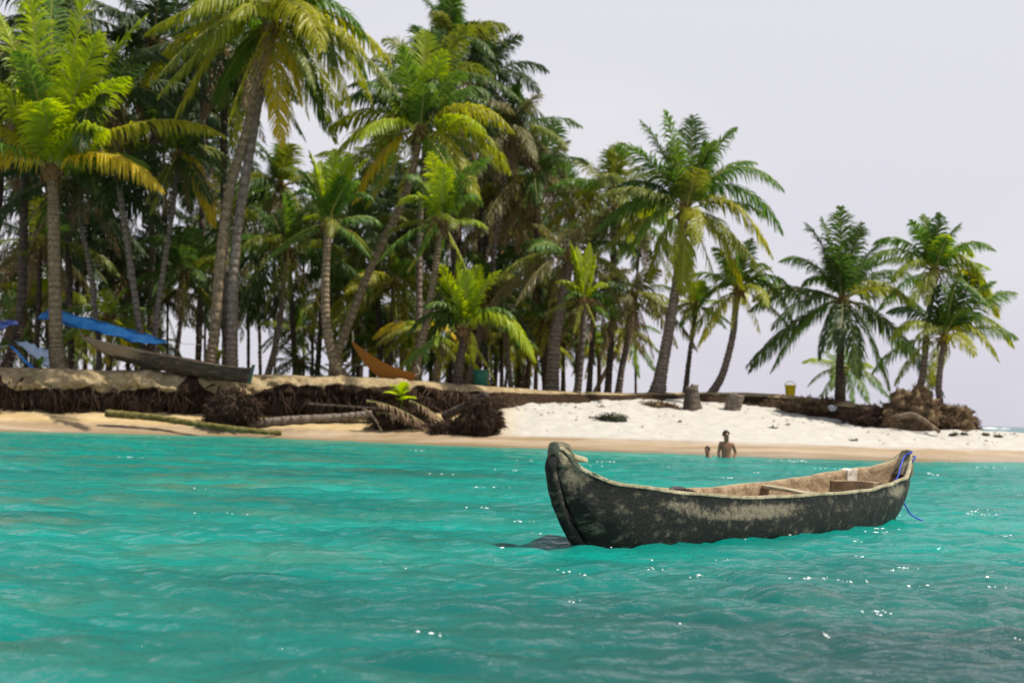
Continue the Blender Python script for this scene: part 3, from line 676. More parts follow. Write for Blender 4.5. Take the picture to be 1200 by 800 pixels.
def cb(name, a0, a1, c0, c1, z0, z1, m, **k):
    cor = [cxf(a0, c0, z0), cxf(a1, c0, z0), cxf(a1, c1, z0), cxf(a0, c1, z0), cxf(a0, c0, z1), cxf(a1, c0, z1), cxf(a1, c1, z1), cxf(a0, c1, z1)]
    return block(name, cor, m, croot, **k)
def cb8(name, pts, m, **k): return block(name, [cxf(*p) for p in pts], m, croot, **k)
BOWM = woodmat('bow knob wood', (.05, .045, .03), (.17, .15, .10), (.45, .40, .28), .6)
# bow knob with a notch, cutwater strip, stern post, skeg
cb8('bow_knob', [(-.50, .075, .66), (-.50, -.075, .66), (-.28, -.10, .66), (-.28, .10, .66), (-.52, .05, .865), (-.52, -.05, .865), (-.37, -.07, .855), (-.37, .07, .855)], BOWM, bev=.03, namp=.018)
cb8('bow_lug', [(-.34, .10, .735), (-.34, -.09, .735), (-.20, -.13, .70), (-.20, .14, .70), (-.33, .08, .785), (-.33, -.08, .785), (-.20, -.11, .745), (-.20, .12, .745)], RIM, bev=.018, namp=.012)
cv, cf = tube(smoothpath([cxf(-.47, 0, .74), cxf(-.53, 0, .66), cxf(-.475, 0, .48), cxf(-.385, 0, .30), cxf(-.24, 0, .12), cxf(-.07, 0, -.03), cxf(.16, 0, -.16)], 24), np.linspace(.052, .048, 24)*(1+.05*np.sin(np.arange(24)*.9)), 12, jitter=.05, rs=np.random.RandomState(3))
cwo = mesh('cutwater', np.array(cv)-cxf(2.6, 0, 0), cf, [HULL], croot); attr(cwo, 'patch', [.32]*len(cv))
cb8('stern_post', [(5.76, .12, .50), (5.76, -.12, .52), (5.93, -.09, .50), (5.93, .11, .50), (5.93, .05, .80), (5.93, -.05, .80), (6.03, -.04, .80), (6.03, .04, .80)], BOWM, bev=.02, namp=.018)
cb8('skeg', [(5.02, .03, -.15), (5.02, -.03, -.15), (5.70, -.03, -.15), (5.70, .03, -.15), (5.10, .03, .24), (5.10, -.03, .24), (5.58, -.03, .30), (5.58, .03, .30)], HULL, bev=.012, namp=.01, sub=3, patchv=.1)
# things laid inside that belong to the boat
cb('thwart', 4.72, 4.95, -.34, .20, .20, .455, INNER, namp=.012, sub=3)
cb8('plank', [(3.42, -.40, .385), (3.60, -.42, .39), (3.25, .44, .36), (3.02, .43, .36), (3.42, -.40, .42), (3.60, -.42, .425), (3.25, .44, .385), (3.02, .43, .385)], RIM, namp=.01, sub=3)
cb('floor_board', 2.7, 4.5, -.20, .05, .15, .18, INNER, namp=.012, sub=3)
PALE, nt, b = mat('pale lashed cloth', (.55, .5, .42), .9); L(nt, ramp(nt, noise(nt, coords(nt), 14, 5), [(.35, (.34, .28, .2)), (.6, (.62, .58, .5))]), b.inputs['Base Color'])
# pale strip painted across the inside near the stern
cb8('pale_rib', [(4.98, -.245, .24), (4.98, -.29, .24), (5.18, -.275, .24), (5.18, -.23, .24), (5.02, -.25, .565), (5.02, -.345, .57), (5.22, -.325, .585), (5.22, -.23, .58)], PALE, namp=.01, sub=3, bev=.008)
# dark pole lying across the rim
pv, pf = tube([cxf(.74, .30, .46), cxf(1.0, .16, .465), cxf(1.35, .02, .45)], [.022, .026, .02], 8)
DK, nt, b = mat('dark wet wood', (.03, .022, .018), .6)
o = mesh('short_pole', np.array(pv), pf, [DK], None, loc=cxf(.74, .30, .46)); 
tag(o, 'short dark paddle handle resting on the rim of the floating canoe', 'paddle')
# blade of the paddle joined so that it reads
bl = bmesh.new(); bl.from_mesh(o.data)
q0 = cxf(1.33, .03, .448)-cxf(.74, .30, .46); q1 = cxf(1.85, -.17, .36)-cxf(.74, .30, .46); dd = Vector(q1-q0); sdv = dd.cross(Vector((0, 0, 1))).normalized()
pr_ = [(0, .02), (.25, .07), (.6, .09), (.9, .06), (1, .01)]; lo = []; 
for t_, w_ in pr_:
    c_ = Vector(q0)+dd*t_; lo.append([bl.verts.new(c_+sdv*w_+Vector((0, 0, h))) for h in (.008,)]+[bl.verts.new(c_-sdv*w_+Vector((0, 0, .008))), bl.verts.new(c_-sdv*w_-Vector((0, 0, .008))), bl.verts.new(c_+sdv*w_-Vector((0, 0, .008)))])
for i in range(4):
    for k in range(4): bl.faces.new((lo[i][k], lo[i][(k+1) % 4], lo[i+1][(k+1) % 4], lo[i+1][k]))
bl.faces.new(lo[0][::-1]); bl.faces.new(lo[-1]); bl.to_mesh(o.data); bl.free(); o.name = 'paddle'
ROPE, nt, b = mat('blue rope', (.03, .08, .55), .7)
rp = smoothpath([cxf(5.98, .0, .77), cxf(5.92, .085, .775), cxf(5.86, .02, .72), cxf(5.72, .04, .60), cxf(5.62, .06, .50), cxf(5.50, .05, .41), cxf(5.30, .12, .36), cxf(5.12, .24, .40)], 50)
rp2 = smoothpath([cxf(5.93, .085, .66), cxf(5.98, .10, .72), cxf(6.06, .02, .72), cxf(6.0, -.09, .72), cxf(5.90, -.06, .70), cxf(5.92, .09, .69)], 30)
rp3 = smoothpath([cxf(5.60, .05, .28), cxf(5.66, .12, .2), cxf(5.72, .16, .09), cxf(5.80, .22, .03), cxf(5.90, .3, -.02)], 20)
V = []; Fc = []
for r_ in (rp, rp2, rp3):
    v_, f_ = tube(r_, [.009]*len(r_), 6); o_ = len(V); V += v_; Fc += [tuple(i+o_ for i in f) for f in f_]
tag(mesh('rope', V, Fc, [ROPE], loc=cxf(5.9, 0, .7)), 'blue rope tied round the stern post of the floating canoe', 'rope')

# canoe beached on the bank
c2a = P(97, 400, 51.2); c2b = P(310, 437, 49.75)
ax2 = (c2b-c2a); L2 = np.linalg.norm(ax2); ax2 = ax2/L2; n2 = nrm(np.cross(ax2, [0, 0, 1.])); up2 = np.cross(n2, ax2)
def cxf2(a, c, z): return c2a+ax2*a+n2*c+up2*z
c2root = empty('beached_canoe', c2a+ax2*L2*.5-np.array([0, 0, .3]), 'old tan and black dugout canoe pulled up on the sandy bank beside the twin palms', 'canoe')
st2 = [(-.15, .25, .03, .26, .26, .10), (0, .45, .10, .19, .2, -.10), (.3, .8, .20, .11, .13, -.26), (.9, 1.3, .33, .06, .08, -.42), (1.9, 2.1, .41, .02, .04, -.50), (3.2, 3.2, .43, 0, .02, -.54), (4.4, 4.3, .41, -.02, .0, -.54), (5.3, 5.2, .35, -.02, .0, -.52),
       (5.9, 5.8, .27, .0, .01, -.50), (6.3, 6.2, .16, .04, .05, -.48), (6.52, 6.45, .06, .08, .08, -.46), (6.6, 6.52, .03, .12, .12, -.44)]
def patch2(a, c, z): return .8 if a < 3.4 else .0
HULL2B = HULL2
canoe(c2root, cxf2, st2, woodmat('tan hull side', (.02, .016, .012), (.06, .045, .03), (.26, .18, .10), .95), RIM2, INNER, floor=-.3, patch=lambda a, c, z: max(0, min(1, (3.4-a)/2))*(1 if z > -.28 else .3), seed=2)
TEAL, nt, b = mat('teal paint', (.04, .09, .07), .6)
bb = [cxf2(6.5, .05, -.46), cxf2(6.5, -.05, -.46), cxf2(6.62, -.03, -.46), cxf2(6.62, .03, -.46), cxf2(6.56, .05, .22), cxf2(6.56, -.05, .22), cxf2(6.66, -.03, .23), cxf2(6.66, .03, .23)]
block('end_post', bb, TEAL, c2root, bev=.01)
for a_ in (1.6, 4.9):
    bb = [cxf2(a_, .36, -.08), cxf2(a_, -.36, -.08), cxf2(a_+.16, -.36, -.08), cxf2(a_+.16, .36, -.08), cxf2(a_, .36, -.05), cxf2(a_, -.36, -.05), cxf2(a_+.16, -.36, -.05), cxf2(a_+.16, .36, -.05)]
    block('thwart', bb, INNER, c2root, bev=.006)
# forked prop under the raised end
for (x_, y_, nm) in ((101, 405, 'thin forked pole propping the raised end of the beached canoe'),):
    p0 = P(84, 432, 51.0); p1 = P(97, 410, 51.6)
    v_, f_ = tube([p0-[0, 0, .2], (p0+p1)/2+[.05, 0, 0], p1], [.03, .028, .022], 7); tag(mesh('prop_pole', v_, f_, [TR_GREY], loc=p0), nm, 'pole')

# ------------------------------------------------------------------ tarps, hammock
BLUE, nt, b = mat('blue tarp', (.02, .20, .75), .42, .5)
nn = noise(nt, coords(nt, (1, 1, 1)), 2.2, 5, .6)
L(nt, ramp(nt, nn, [(.35, (.03, .26, .72)), (.65, (.10, .46, .92))]), b.inputs['Base Color']); bump(nt, b, nn, .5, .2)
trs = N(nt, 'ShaderNodeBsdfTranslucent'); trs.inputs[0].default_value = (.03, .3, .95, 1); mxs = N(nt, 'ShaderNodeMixShader'); mxs.inputs[0].default_value = .35
L(nt, b.outputs[0], mxs.inputs[1]); L(nt, trs.outputs[0], mxs.inputs[2]); L(nt, mxs.outputs[0], nt.nodes['Material Output'].inputs[0])
WHT, nt, b = mat('faded tarp lining', (.45, .55, .72), .6)
NAVY, nt, b = mat('navy tarp', (.01, .07, .40), .5)
def sheet(name, corners, nu, nv, sag, m, label, cat, amp=.05, seed=0, thick=.012, parent=None):
    a, b_, c, d_ = [np.array(q) for q in corners]
    V = []
    for i in range(nu+1):
        for j in range(nv+1):
            u, v = i/nu, j/nv
            p = a*(1-u)*(1-v)+b_*u*(1-v)+c*u*v+d_*(1-u)*v
            p = p-np.array([0, 0, sag*4*u*(1-u)*(.5+2*v*(1-v))])
            n = amp*nz(p[0]*1.2+seed, p[1]*1.2, p[2]*3, 1.3)+amp*.5*math.sin(u*19+v*5+seed)
            p = p+np.array([0, -n*.6, n]); V.append(p)
    n0 = len(V); V += [p-np.array([0, 0, thick]) for p in V]
    Fc = []
    w_ = nv+1
    for i in range(nu):
        for j in range(nv):
            q = (i*w_+j, (i+1)*w_+j, (i+1)*w_+j+1, i*w_+j+1); Fc.append(q); Fc.append(tuple(n0+k for k in q[::-1]))
    for i in range(nu):
        for j in (0, nv): Fc.append((i*w_+j, (i+1)*w_+j, n0+(i+1)*w_+j, n0+i*w_+j))
    for j in range(nv):
        for i in (0, nu): Fc.append((i*w_+j, i*w_+j+1, n0+i*w_+j+1, n0+i*w_+j))
    o = mesh(name, V, Fc, [m], parent, loc=a)
    if label: tag(o, label, cat)
    return o
sheet('tarp', [P(44, 372, 51.6), P(197, 402, 51.0), P(180, 392, 54.0), P(60, 360, 54.0)], 40, 12, .10, BLUE, 'bright blue tarp stretched as a roof over the raised end of the beached canoe', 'tarp', .06)
# front flap that hangs from the roof's front edge
sheet('tarp', [P(74, 364, 51.4), P(196, 400, 50.9), P(170, 404, 51.0), P(74, 378, 51.5)], 34, 6, .0, BLUE, 'blue tarp flap hanging slack below the front edge of the tarp roof', 'tarp', .05, seed=3)
sheet('tarp', [P(-30, 392, 52.0), P(22, 378, 51.8), P(16, 376, 54), P(-30, 374, 54)], 16, 8, .05, NAVY, 'dark blue tarp running out of the photo edge behind the bent dark trunk', 'tarp', .06, seed=5)
sheet('tarp', [P(16, 398, 52.6), P(58, 432, 52.2), P(56, 408, 52.4), P(30, 400, 52.6)], 16, 8, .04, WHT, 'pale blue tarp sloping to the sand beside the ringed grey trunk', 'tarp', .06, seed=8)
sheet('tarp', [P(14, 404, 52.4), P(50, 440, 52.0), P(45, 440, 52.0), P(10, 404, 52.4)], 12, 3, .03, BLUE, 'narrow blue tarp edge hanging against the dark shade by the pale tarp', 'tarp', .04, seed=9)
def stick(name, p0, p1, r0_, r1_, m, label=None, cat=None, bend=0, parent=None, group=None):
    p0, p1 = np.array(p0), np.array(p1); mid = (p0+p1)/2+np.array([bend, 0, bend*.5])
    pp = smoothpath([p0, mid, p1], 12); rs = np.random.RandomState(int(abs(p0[0]*100)) % 999)
    v_, f_ = tube(pp, np.linspace(r0_, r1_, 12)*(1+rs.uniform(-.12, .12, 12)), 8, jitter=.08, rs=rs)
    o = mesh(name, v_, f_, [m], parent, loc=p0); attr(o, 'ring', np.repeat(rs.uniform(0, .8, 12), 8))
    if label: tag(o, label, cat, group)
    return o
LN, nt, b = mat('thin line', (.3, .3, .3), .8)
stick('guy_line', P(196, 402, 51), P(262, 405, 51.3), .007, .007, LN, 'thin guy line from the tarp tip to the twin palms', 'rope')
HAM, nt, b = mat('striped hammock cloth', (.5, .25, .03), .8)
a_ = att(nt, 'stripe'); wv = mth(nt, 'FRACT', mth(nt, 'MULTIPLY', a_, 3.5))
L(nt, ramp(nt, wv, [(0, (.22, .07, .01)), (.28, (.42, .17, .012)), (.5, (.05, .02, .01)), (.62, (.40, .19, .015)), (.85, (.22, .06, .01))]), b.inputs['Base Color'])
ha, hb = P(413, 401, 51.7), P(486, 440, 51.3)
hroot = empty('hammock', ha, 'orange and yellow striped hammock slung low between two leaning palms', 'hammock')
V = []; nu, nv = 30, 14; sp = []
for i in range(nu+1):
    u = i/nu
    for j in range(nv+1):
        v = j/nv*2-1
        p = ha*(1-u)+hb*u; p = p-np.array([0, 0, .42*4*u*(1-u)*1.0])
        wd = .05+.50*math.sin(math.pi*min(1, u*.9+.02))**.8
        p = p+np.array([.12*v*wd, -v*wd*.30+.02*math.sin(v*22), v*wd*.50])
        V.append(p); sp.append(j/nv)
n0 = len(V); V += [p+np.array([0, .012, -.012]) for p in V]; sp = sp*2; w_ = nv+1; Fc = []
for i in range(nu):
    for j in range(nv):
        q = (i*w_+j, (i+1)*w_+j, (i+1)*w_+j+1, i*w_+j+1); Fc += [q, tuple(n0+k for k in q[::-1])]
hm = mesh('hammock_cloth', np.array(V)-ha, Fc, [HAM], hroot); attr(hm, 'stripe', sp)
v_, f_ = tube(smoothpath([P(413, 388, 51.6)-ha, P(414, 396, 51.65)-ha, np.zeros(3)], 8), [.02]*8, 6); mesh('rope', v_, f_, [PALE], hroot)
v_, f_ = tube(smoothpath([hb-ha, P(492, 436, 51.2)-ha, P(489, 428, 51.1)-ha], 8), [.02]*8, 6); mesh('rope', v_, f_, [PALE], hroot)

# ------------------------------------------------------------------ logs, stumps, root masses
MOSS, nt, b = mat('mossy palm log', (.2, .2, .06), .9, .15)
n_ = noise(nt, coords(nt), 6, 6, .7); L(nt, ramp(nt, n_, [(.3, (.04, .033, .012)), (.5, (.13, .11, .03)), (.72, (.30, .24, .11))]), b.inputs['Base Color']); bump(nt, b, n_, 1, .05)
def log(name, pts, r0_, r1_, m, label, cat='log', group=None, hollow=False):
    pp = smoothpath(pts, 46); rs = np.random.RandomState(int(abs(pp[0][0]*31)) % 999)
    rr = np.linspace(r0_, r1_, 46)*(1+.06*np.sin(np.arange(46)*2.1)+rs.uniform(-.05, .05, 46))
    v_, f_ = tube(pp, rr, 14, jitter=.06, rs=rs)
    o = mesh(name, v_, f_, [m], loc=pp[0]); attr(o, 'ring', np.repeat((np.arange(46) % 3 == 0)*rs.uniform(.4, 1, 46), 14)); return tag(o, label, cat, group)
def G(px, py, D, up=0.):   # on the ground below that pixel column
    p = P(px, py, D); p[2] = gz(p[0], D)+up; return p
log('fallen_log', [P(124, 484, 48.2), P(180, 489, 48.1), P(240, 498, 47.9), P(300, 505, 47.8), P(330, 507, 47.9)], .13, .08, MOSS, 'long mossy olive brown log lying along the narrow sand under the bank')
log('fallen_log', [P(290, 497, 49.2), P(340, 492, 49.3), P(400, 489, 49.5), P(436, 486, 49.6)], .13, .16, TR_GREY, 'grey fallen palm log lying between two dark root masses')
log('fallen_log', [P(360, 473, 49.6), P(420, 477, 49.7), P(480, 481, 49.9)], .04, .03, TR_DARK, 'thin dark branch lying along the foot of the bank above the grey log', 'branch')
ROOT, nt, b = mat('root fibres', (.07, .045, .03), .95, .15)
oi = noise(nt, coords(nt, (3, 3, 1)), 4, 5, .7); L(nt, ramp(nt, oi, [(.35, (.018, .012, .009)), (.6, (.075, .048, .032)), (.8, (.28, .20, .13))]), b.inputs['Base Color'])
def rootmass(name, c, size, label, n=900, seed=0, strand=.35, m=None, down=.5, extra=(), cat='root mass'):
    rs = np.random.RandomState(seed); bm = bmesh.new(); bmesh.ops.create_icosphere(bm, subdivisions=5, radius=1)
    c = np.array(c); size = np.array(size)
    for v in bm.verts:
        p = v.co.copy(); k = 1+.42*mnoise.fractal(p*1.5+Vector((seed, 0, 0)), 1, 2, 4)+.16*mnoise.fractal(p*5, 1, 2, 3)
        v.co = Vector((p.x*size[0]*k, p.y*size[1]*k, p.z*size[2]*k))
    V = [np.array(v.co) for v in bm.verts]; Fc = [tuple(v.index for v in f.verts) for f in bm.faces]; bm.free()
    nb = len(V)
    for k in range(n):
        q = rs.randint(nb); p = V[q]; d = nrm(p/size)
        ln = strand*rs.uniform(.3, 1.3); wd = rs.uniform(.006, .02)*(1 if rs.rand() < .85 else 2.2)
        d1 = nrm(d+rs.normal(0, .5, 3)); e1 = p+d1*ln*.5; e2 = e1+nrm(d1*.6+np.array([0, 0, -down*2]))*ln*.6
        s = nrm(np.cross(d1, rs.normal(0, 1, 3)))*wd; s2 = nrm(np.cross(d1, s))*wd
        o = len(V); V += [p+s, p-s*.5+s2, p-s*.5-s2, e1+s*.7, e1-s*.35+s2*.7, e1-s*.35-s2*.7, e2]
        Fc += [(o, o+1, o+4, o+3), (o+1, o+2, o+5, o+4), (o+2, o, o+3, o+5), (o+3, o+4, o+6), (o+4, o+5, o+6), (o+5, o+3, o+6)]
    o = mesh(name, V, Fc, [m or ROOT]); o.location = Vector(c); return tag(o, label, cat)
c_ = P(272, 480, 49.2); rootmass('root_mass', c_, (.85, .55, .50), 'dark tangled root mass bulging from the bank below the end of the beached canoe', 1300, 1)
# uprooted stump with a disc of roots
c_ = P(562, 492, 46.6); rootmass('uprooted_stump', c_, (.62, .55, .72), 'big upright ball of dark roots on the sand at the edge of the white beach', 2200, 2, .22, down=.3, cat='uprooted stump')
rootmass('root_mass', P(530, 505, 46.9), (.75, .45, .30), 'low dark root clump leaning against the big upright root ball', 900, 3, .3)
rootmass('root_mass', P(470, 492, 48.4), (.85, .5, .38), 'brown root clump on the sand below the lime sprout', 1200, 4, .45)
log('fallen_log', [P(520, 488, 48.4), P(545, 476, 48), P(570, 462, 47.5)], .16, .13, TR_DARK, 'dark broken palm trunk slanting up into the big upright root ball')
stick('root', P(425, 478, 48.0), P(447, 505, 47.6), .05, .03, TR_TAN, 'pale root stub standing at the end of the grey log', 'root', bend=.08)
for (q0, q1, t_) in (((442, 484), (505, 502), 'dead frond lying flat on the sand between root clumps'), ((430, 470), (500, 497), 'bleached dead frond draped over the brown root clump'), ((480, 470), (535, 508), 'dead frond fallen against the low dark root clump')):
    a0 = P(q0[0], q0[1], 48.0); a1_ = P(q1[0], q1[1], 47.4); v = a1_-a0
    me = frond_mesh((np.zeros(3), v*.3+[0, 0, .22], v*.7+[0, 0, .18], v), int(q0[0]), leaf=.5, width=.05, hang=.8, pairs=34, gap=.25, vee=.1)
    o = put_frond(me, None, 'dead', a0, name='dead_frond'); tag(o, t_, 'palm frond')
# broad leaved lime sprout
def sprout(name, base, h, n, m, label, seed, wleaf=.22, up=.8):
    rs = np.random.RandomState(seed); root = empty(name, base, label, 'plant')
    v_, f_ = tube([(0, 0, -.1), (.02, 0, h*.3), (0, .02, h*.55)], [.04, .03, .015], 7); mesh('stem', v_, f_, [m], root)
    V = []; Fc = []
    for k in range(n):
        az = k*2.4+rs.uniform(-.3, .3); el = rs.uniform(.35, 1.3)*up; ln = h*rs.uniform(.5, .8)
        d = np.array([math.cos(az)*math.cos(el), math.sin(az)*math.cos(el), math.sin(el)]); s = nrm(np.cross(d, [0, 0, 1.])); o = len(V)
        p0 = np.array([0, 0, h*rs.uniform(.15, .5)])
        for i in range(7):
            t = i/6; p = p0+d*ln*t-np.array([0, 0, ln*.3*t*t]); ww = wleaf*math.sin(math.pi*(.08+.90*t))**.8*.5
            V += [p-s*ww+np.array([0, 0, ww*.4]), p, p+s*ww+np.array([0, 0, ww*.4])]
        for i in range(6):
            for j in (0, 1): Fc.append((o+3*i+j, o+3*i+j+1, o+3*i+4+j, o+3*i+3+j))
    mesh('leaves', V, Fc, [m], root); return root
b_ = P(470, 478, 48.3); sprout('seedling', b_, 1.05, 11, LEAF['lime'], 'lime green broad leaved sprout growing out of the eroded bank edge', 5, .34)
b_ = P(47, 430, 50.2); b_[2] = gz(b_[0], 50.2)+.05; sprout('seedling', b_, .75, 14, LEAF['mid'], 'small spiky green plant at the foot of the ringed grey palm', 6, .09, 1.0)
b_ = P(256, 425, 51.6); b_[2] = gz(b_[0], 51.6); sprout('seedling', b_, 1.2, 7, LEAF['lime'], 'thin lime sprout between the trunks of the twin palms', 7, .16, 1.15)
# stumps
def stump(base, hgt, r0_, r1_, lean, label, seed, m=TR_DARK):
    rs = np.random.RandomState(seed); V = []; n = 18; nh = 9; Fc = []; rg = []
    for i in range(nh+1):
        t = i/nh; r = (r1_+(r0_-r1_)*(1-t)**1.8)
        for k in range(n):
            an = 2*math.pi*k/n; rr = r*(1+.10*math.sin(an*3+seed)+rs.uniform(-.05, .05))
            z = hgt*t+(rs.uniform(-.09, .07)+.10*math.sin(an+seed) if i == nh else 0)
            V.append((rr*math.cos(an)+lean*t, rr*math.sin(an), z-.12)); rg.append(i % 2*.5)
    for i in range(nh):
        for k in range(n): Fc.append((i*n+k, i*n+(k+1) % n, (i+1)*n+(k+1) % n, (i+1)*n+k))
    o0 = len(V)
    for k in range(n):
        an = 2*math.pi*k/n; V.append((r1_*.72*math.cos(an)+lean, r1_*.72*math.sin(an), hgt-.14)); rg.append(.2)
    for k in range(n): Fc.append((nh*n+k, nh*n+(k+1) % n, o0+(k+1) % n, o0+k))
    V.append((lean, 0, hgt-.38)); rg.append(1)
    for k in range(n): Fc.append((o0+k, o0+(k+1) % n, len(V)-1))
    o = mesh('tree_stump', V, Fc, [m]); attr(o, 'ring', rg); o.location = Vector(base); return tag(o, label, 'tree stump')
stump(G(811, 485, 53.2), .95, .42, .24, -.05, 'taller dark tree stump flaring at its foot on the white beach', 1)
stump(G(858, 479, 53.8), .68, .30, .32, .12, 'short chunky tree stump tilted at the upper edge of the white beach', 4, TR_GREY)
SW, nt, b = mat('dry seaweed', (.05, .055, .03), .9)
rootmass('driftwood_clump', G(718, 490, 49.6, .05), (.40, .3, .09), 'small dark seaweed heap alone on the white sand', 240, 7, .28, SW, .3, cat='seaweed')
stick('driftwood', G(690, 489, 49.7, .05), G(712, 491, 49.5, .07), .02, .035, DK, 'thin dark stick pointing from the seaweed heap on the white sand', 'driftwood')
# bin, bucket
def lathe(name, prof, m, parent=None, n=28, loc=(0, 0, 0), sq=0):
    V = []; Fc = []
    for r, z in prof:
        for k in range(n):
            an = 2*math.pi*(k+.5)/n; c, s = math.cos(an), math.sin(an)
            if sq: 
                q = (abs(c)**sq+abs(s)**sq)**(-1/sq); c, s = c*q, s*q
            V.append((r*c, r*s, z))
    for i in range(len(prof)-1):
        for k in range(n): Fc.append((i*n+k, i*n+(k+1) % n, (i+1)*n+(k+1) % n, (i+1)*n+k))
    Fc.append(tuple(range(n))[::-1]); Fc.append(tuple((len(prof)-1)*n+k for k in range(n)))
    return mesh(name, V, Fc, [m], parent, loc=None, smooth=True)
GRN, nt, b = mat('green plastic', (.01, .12, .085), .5); L(nt, ramp(nt, noise(nt, coords(nt), 5, 5), [(.3, (.006, .085, .06)), (.7, (.015, .16, .12))]), b.inputs['Base Color'])
YEL, nt, b = mat('yellow plastic', (.62, .50, .02), .45); L(nt, ramp(nt, noise(nt, coords(nt), 8, 5), [(.3, (.70, .56, .01)), (.7, (.80, .68, .02))]), b.inputs['Base Color'])
p_ = P(563, 452, 52.9); p_[2] = gz(p_[0], 52.9)-.02
br = empty('rubbish_bin', p_, 'dark green plastic bin standing on the bank behind the root ball', 'bin')
lathe('bin_body', [(.24, 0), (.26, .02), (.285, .55), (.29, .56)], GRN, br, sq=4); lathe('rim', [(.29, .56), (.315, .565), (.315, .61), (.27, .612), (.26, .56), (.24, .30)], GRN, br, sq=4)
for s in (-1, 1):
    bb = [np.array([s*.31, -.07, .50])+q for q in ([0, 0, 0], [0, .14, 0], [s*.05, .14, 0], [s*.05, 0, 0], [0, 0, .05], [0, .14, .05], [s*.05, .14, .05], [s*.05, 0, .05])]
    block('handle', [q+np.array(p_) for q in bb], GRN, br, bev=.008, sub=0)
p_ = P(926, 466, 57.2); p_[2] = gz(p_[0], 57.2)-.02
br = empty('bucket', p_, 'bright yellow bucket standing on the crest of the beach', 'bucket')
lathe('bucket_body', [(.15, 0), (.16, .015), (.185, .36), (.20, .365), (.20, .40), (.185, .41)], YEL, br)
an_ = np.linspace(0, math.pi, 14); hd = np.array([[.2*math.cos(a), .05, .38+.15*math.sin(a)] for a in an_]); v_, f_ = tube(hd, [.012]*14, 6); mesh('handle', v_, f_, [YEL], br)
br.scale = (1.15, 1.15, 1.15)
# log bench on the bank
bp = P(420, 436, 55); bp[2] = gz(bp[0], 55)
br = empty('log_bench', bp, 'rough plank bench standing on the bank between the bent palms', 'bench')
block('seat', [bp+np.array(q) for q in ((-1.3, -.15, .50), (-1.3, .15, .50), (.3, .15, .50), (.3, -.15, .50), (-1.3, -.15, .56), (-1.3, .15, .56), (.3, .15, .56), (.3, -.15, .56))], TR_GREY, br, namp=.01)
for x_ in (-1.1, .1):
    v_, f_ = tube([(x_, 0, -.1), (x_+.02, 0, .5)], [.08, .07], 9); mesh('leg', v_, f_, [TR_GREY], br)
# mound of soil and roots at the tip of the island
MND, nt, b = mat('root mound soil', (.2, .13, .08), .95, .1)
n_ = noise(nt, coords(nt, (2, 2, 3), True), 1.2, 8, .7); L(nt, ramp(nt, n_, [(.32, (.035, .022, .018)), (.5, (.15, .10, .06)), (.66, (.30, .22, .12)), (.8, (.42, .36, .16))]), b.inputs['Base Color']); bump(nt, b, n_, 1, .2)
rootmass('root_mound', P(1072, 490, 51.9), (1.05, .9, 1.05), 'brown mound of soil and roots under the two palms at the island tip', 900, 11, .25, MND, .4)
rootmass('root_mound', P(1118, 495, 51.8), (.85, .7, .55), 'lower dark root mound trailing off towards the open sea', 900, 12, .25, MND, .5)
rootmass('root_mound', P(1022, 489, 52.4), (.95, .6, .38), 'low tangle of dark roots running from the mound back along the beach crest', 900, 13, .25, ROOT, .4)
rootmass('root_mound', P(960, 477, 54.6), (1.3, .5, .30), 'long crust of brown soil and dead roots on the beach crest by the dark palm', 1100, 14, .35, MND, .4)
rootmass('root_mass', P(770, 477, 53.6), (.7, .4, .16), 'thin dark root crust on the beach crest under the tallest beach palm', 500, 15, .25, MND, .4)
log('fallen_log', [P(1052, 489, 50.8), P(1068, 486, 50.6), P(1082, 492, 50.3), P(1101, 506, 49.9)], .12, .06, TR_TAN, 'pale curved log sloping from the root mound down to the white sand')
RAG, nt, b = mat('white plastic', (.75, .75, .78), .5)
rg = rootmass('plastic_sack', P(976, 478, 54.0), (.17, .12, .10), 'crumpled white plastic sack caught on the crest below the dark palm', 0, 21, m=RAG, cat='sack')
# driftwood and seaweed bits
rs = np.random.RandomState(33)
dl = ['first brown seaweed scrap beyond the mound on the spit', 'scrap of seaweed near the log foot on the spit', 'flat seaweed scrap on the outer spit sand', 'tiny seaweed scrap furthest out on the spit', 'seaweed scrap half way down the beach below the stumps', 'seaweed scrap low on the beach below the dark palm']
for (x_, y_, D_), lb in zip(((1118, 508, 50), (1130, 510, 50), (1155, 510, 50.2), (1170, 512, 50), (905, 500, 49), (1000, 513, 46.8)), dl):
    g = G(x_, y_, D_, .02); o = rootmass('seaweed_scrap', g, (.12, .08, .035), lb, 50, x_, .1, SW, .2, cat='seaweed')
# loose hanging roots along the face of the bank
V = []; Fc = []
for k in range(2600):
    x = rs.uniform(-22, -.3); fd = float(T_(ftD, x)); z0, z1 = float(T_(ftz, x)), float(T_(tpz, x)); hh = z1-z0
    zt = z0+hh*rs.uniform(.25, .52); D = fd-.10+rs.uniform(-.12, .22)+.35*nz(x, 0, 5, .5); ln = rs.uniform(.15, .65)*hh*(.35+.8*abs(math.sin(x*2.1)*math.sin(x*.7+1))); wd = rs.uniform(.005, .02); sx_ = rs.normal(0, .12)
    o = len(V); pa_ = np.array([x, D, zt]); pb = pa_+[sx_*.4, -.07, -ln*.5]; pc = pa_+[sx_, -.04+rs.normal(0, .05), -ln]
    V += [pa_+[wd, 0, 0], pa_+[-wd, 0, 0], pa_+[0, -wd, 0], pb+[wd*.8, 0, 0], pb+[-wd*.8, 0, 0], pb+[0, -wd, 0], pc]
    Fc += [(o, o+2, o+5, o+3), (o+2, o+1, o+4, o+5), (o+3, o+5, o+6), (o+5, o+4, o+6)]
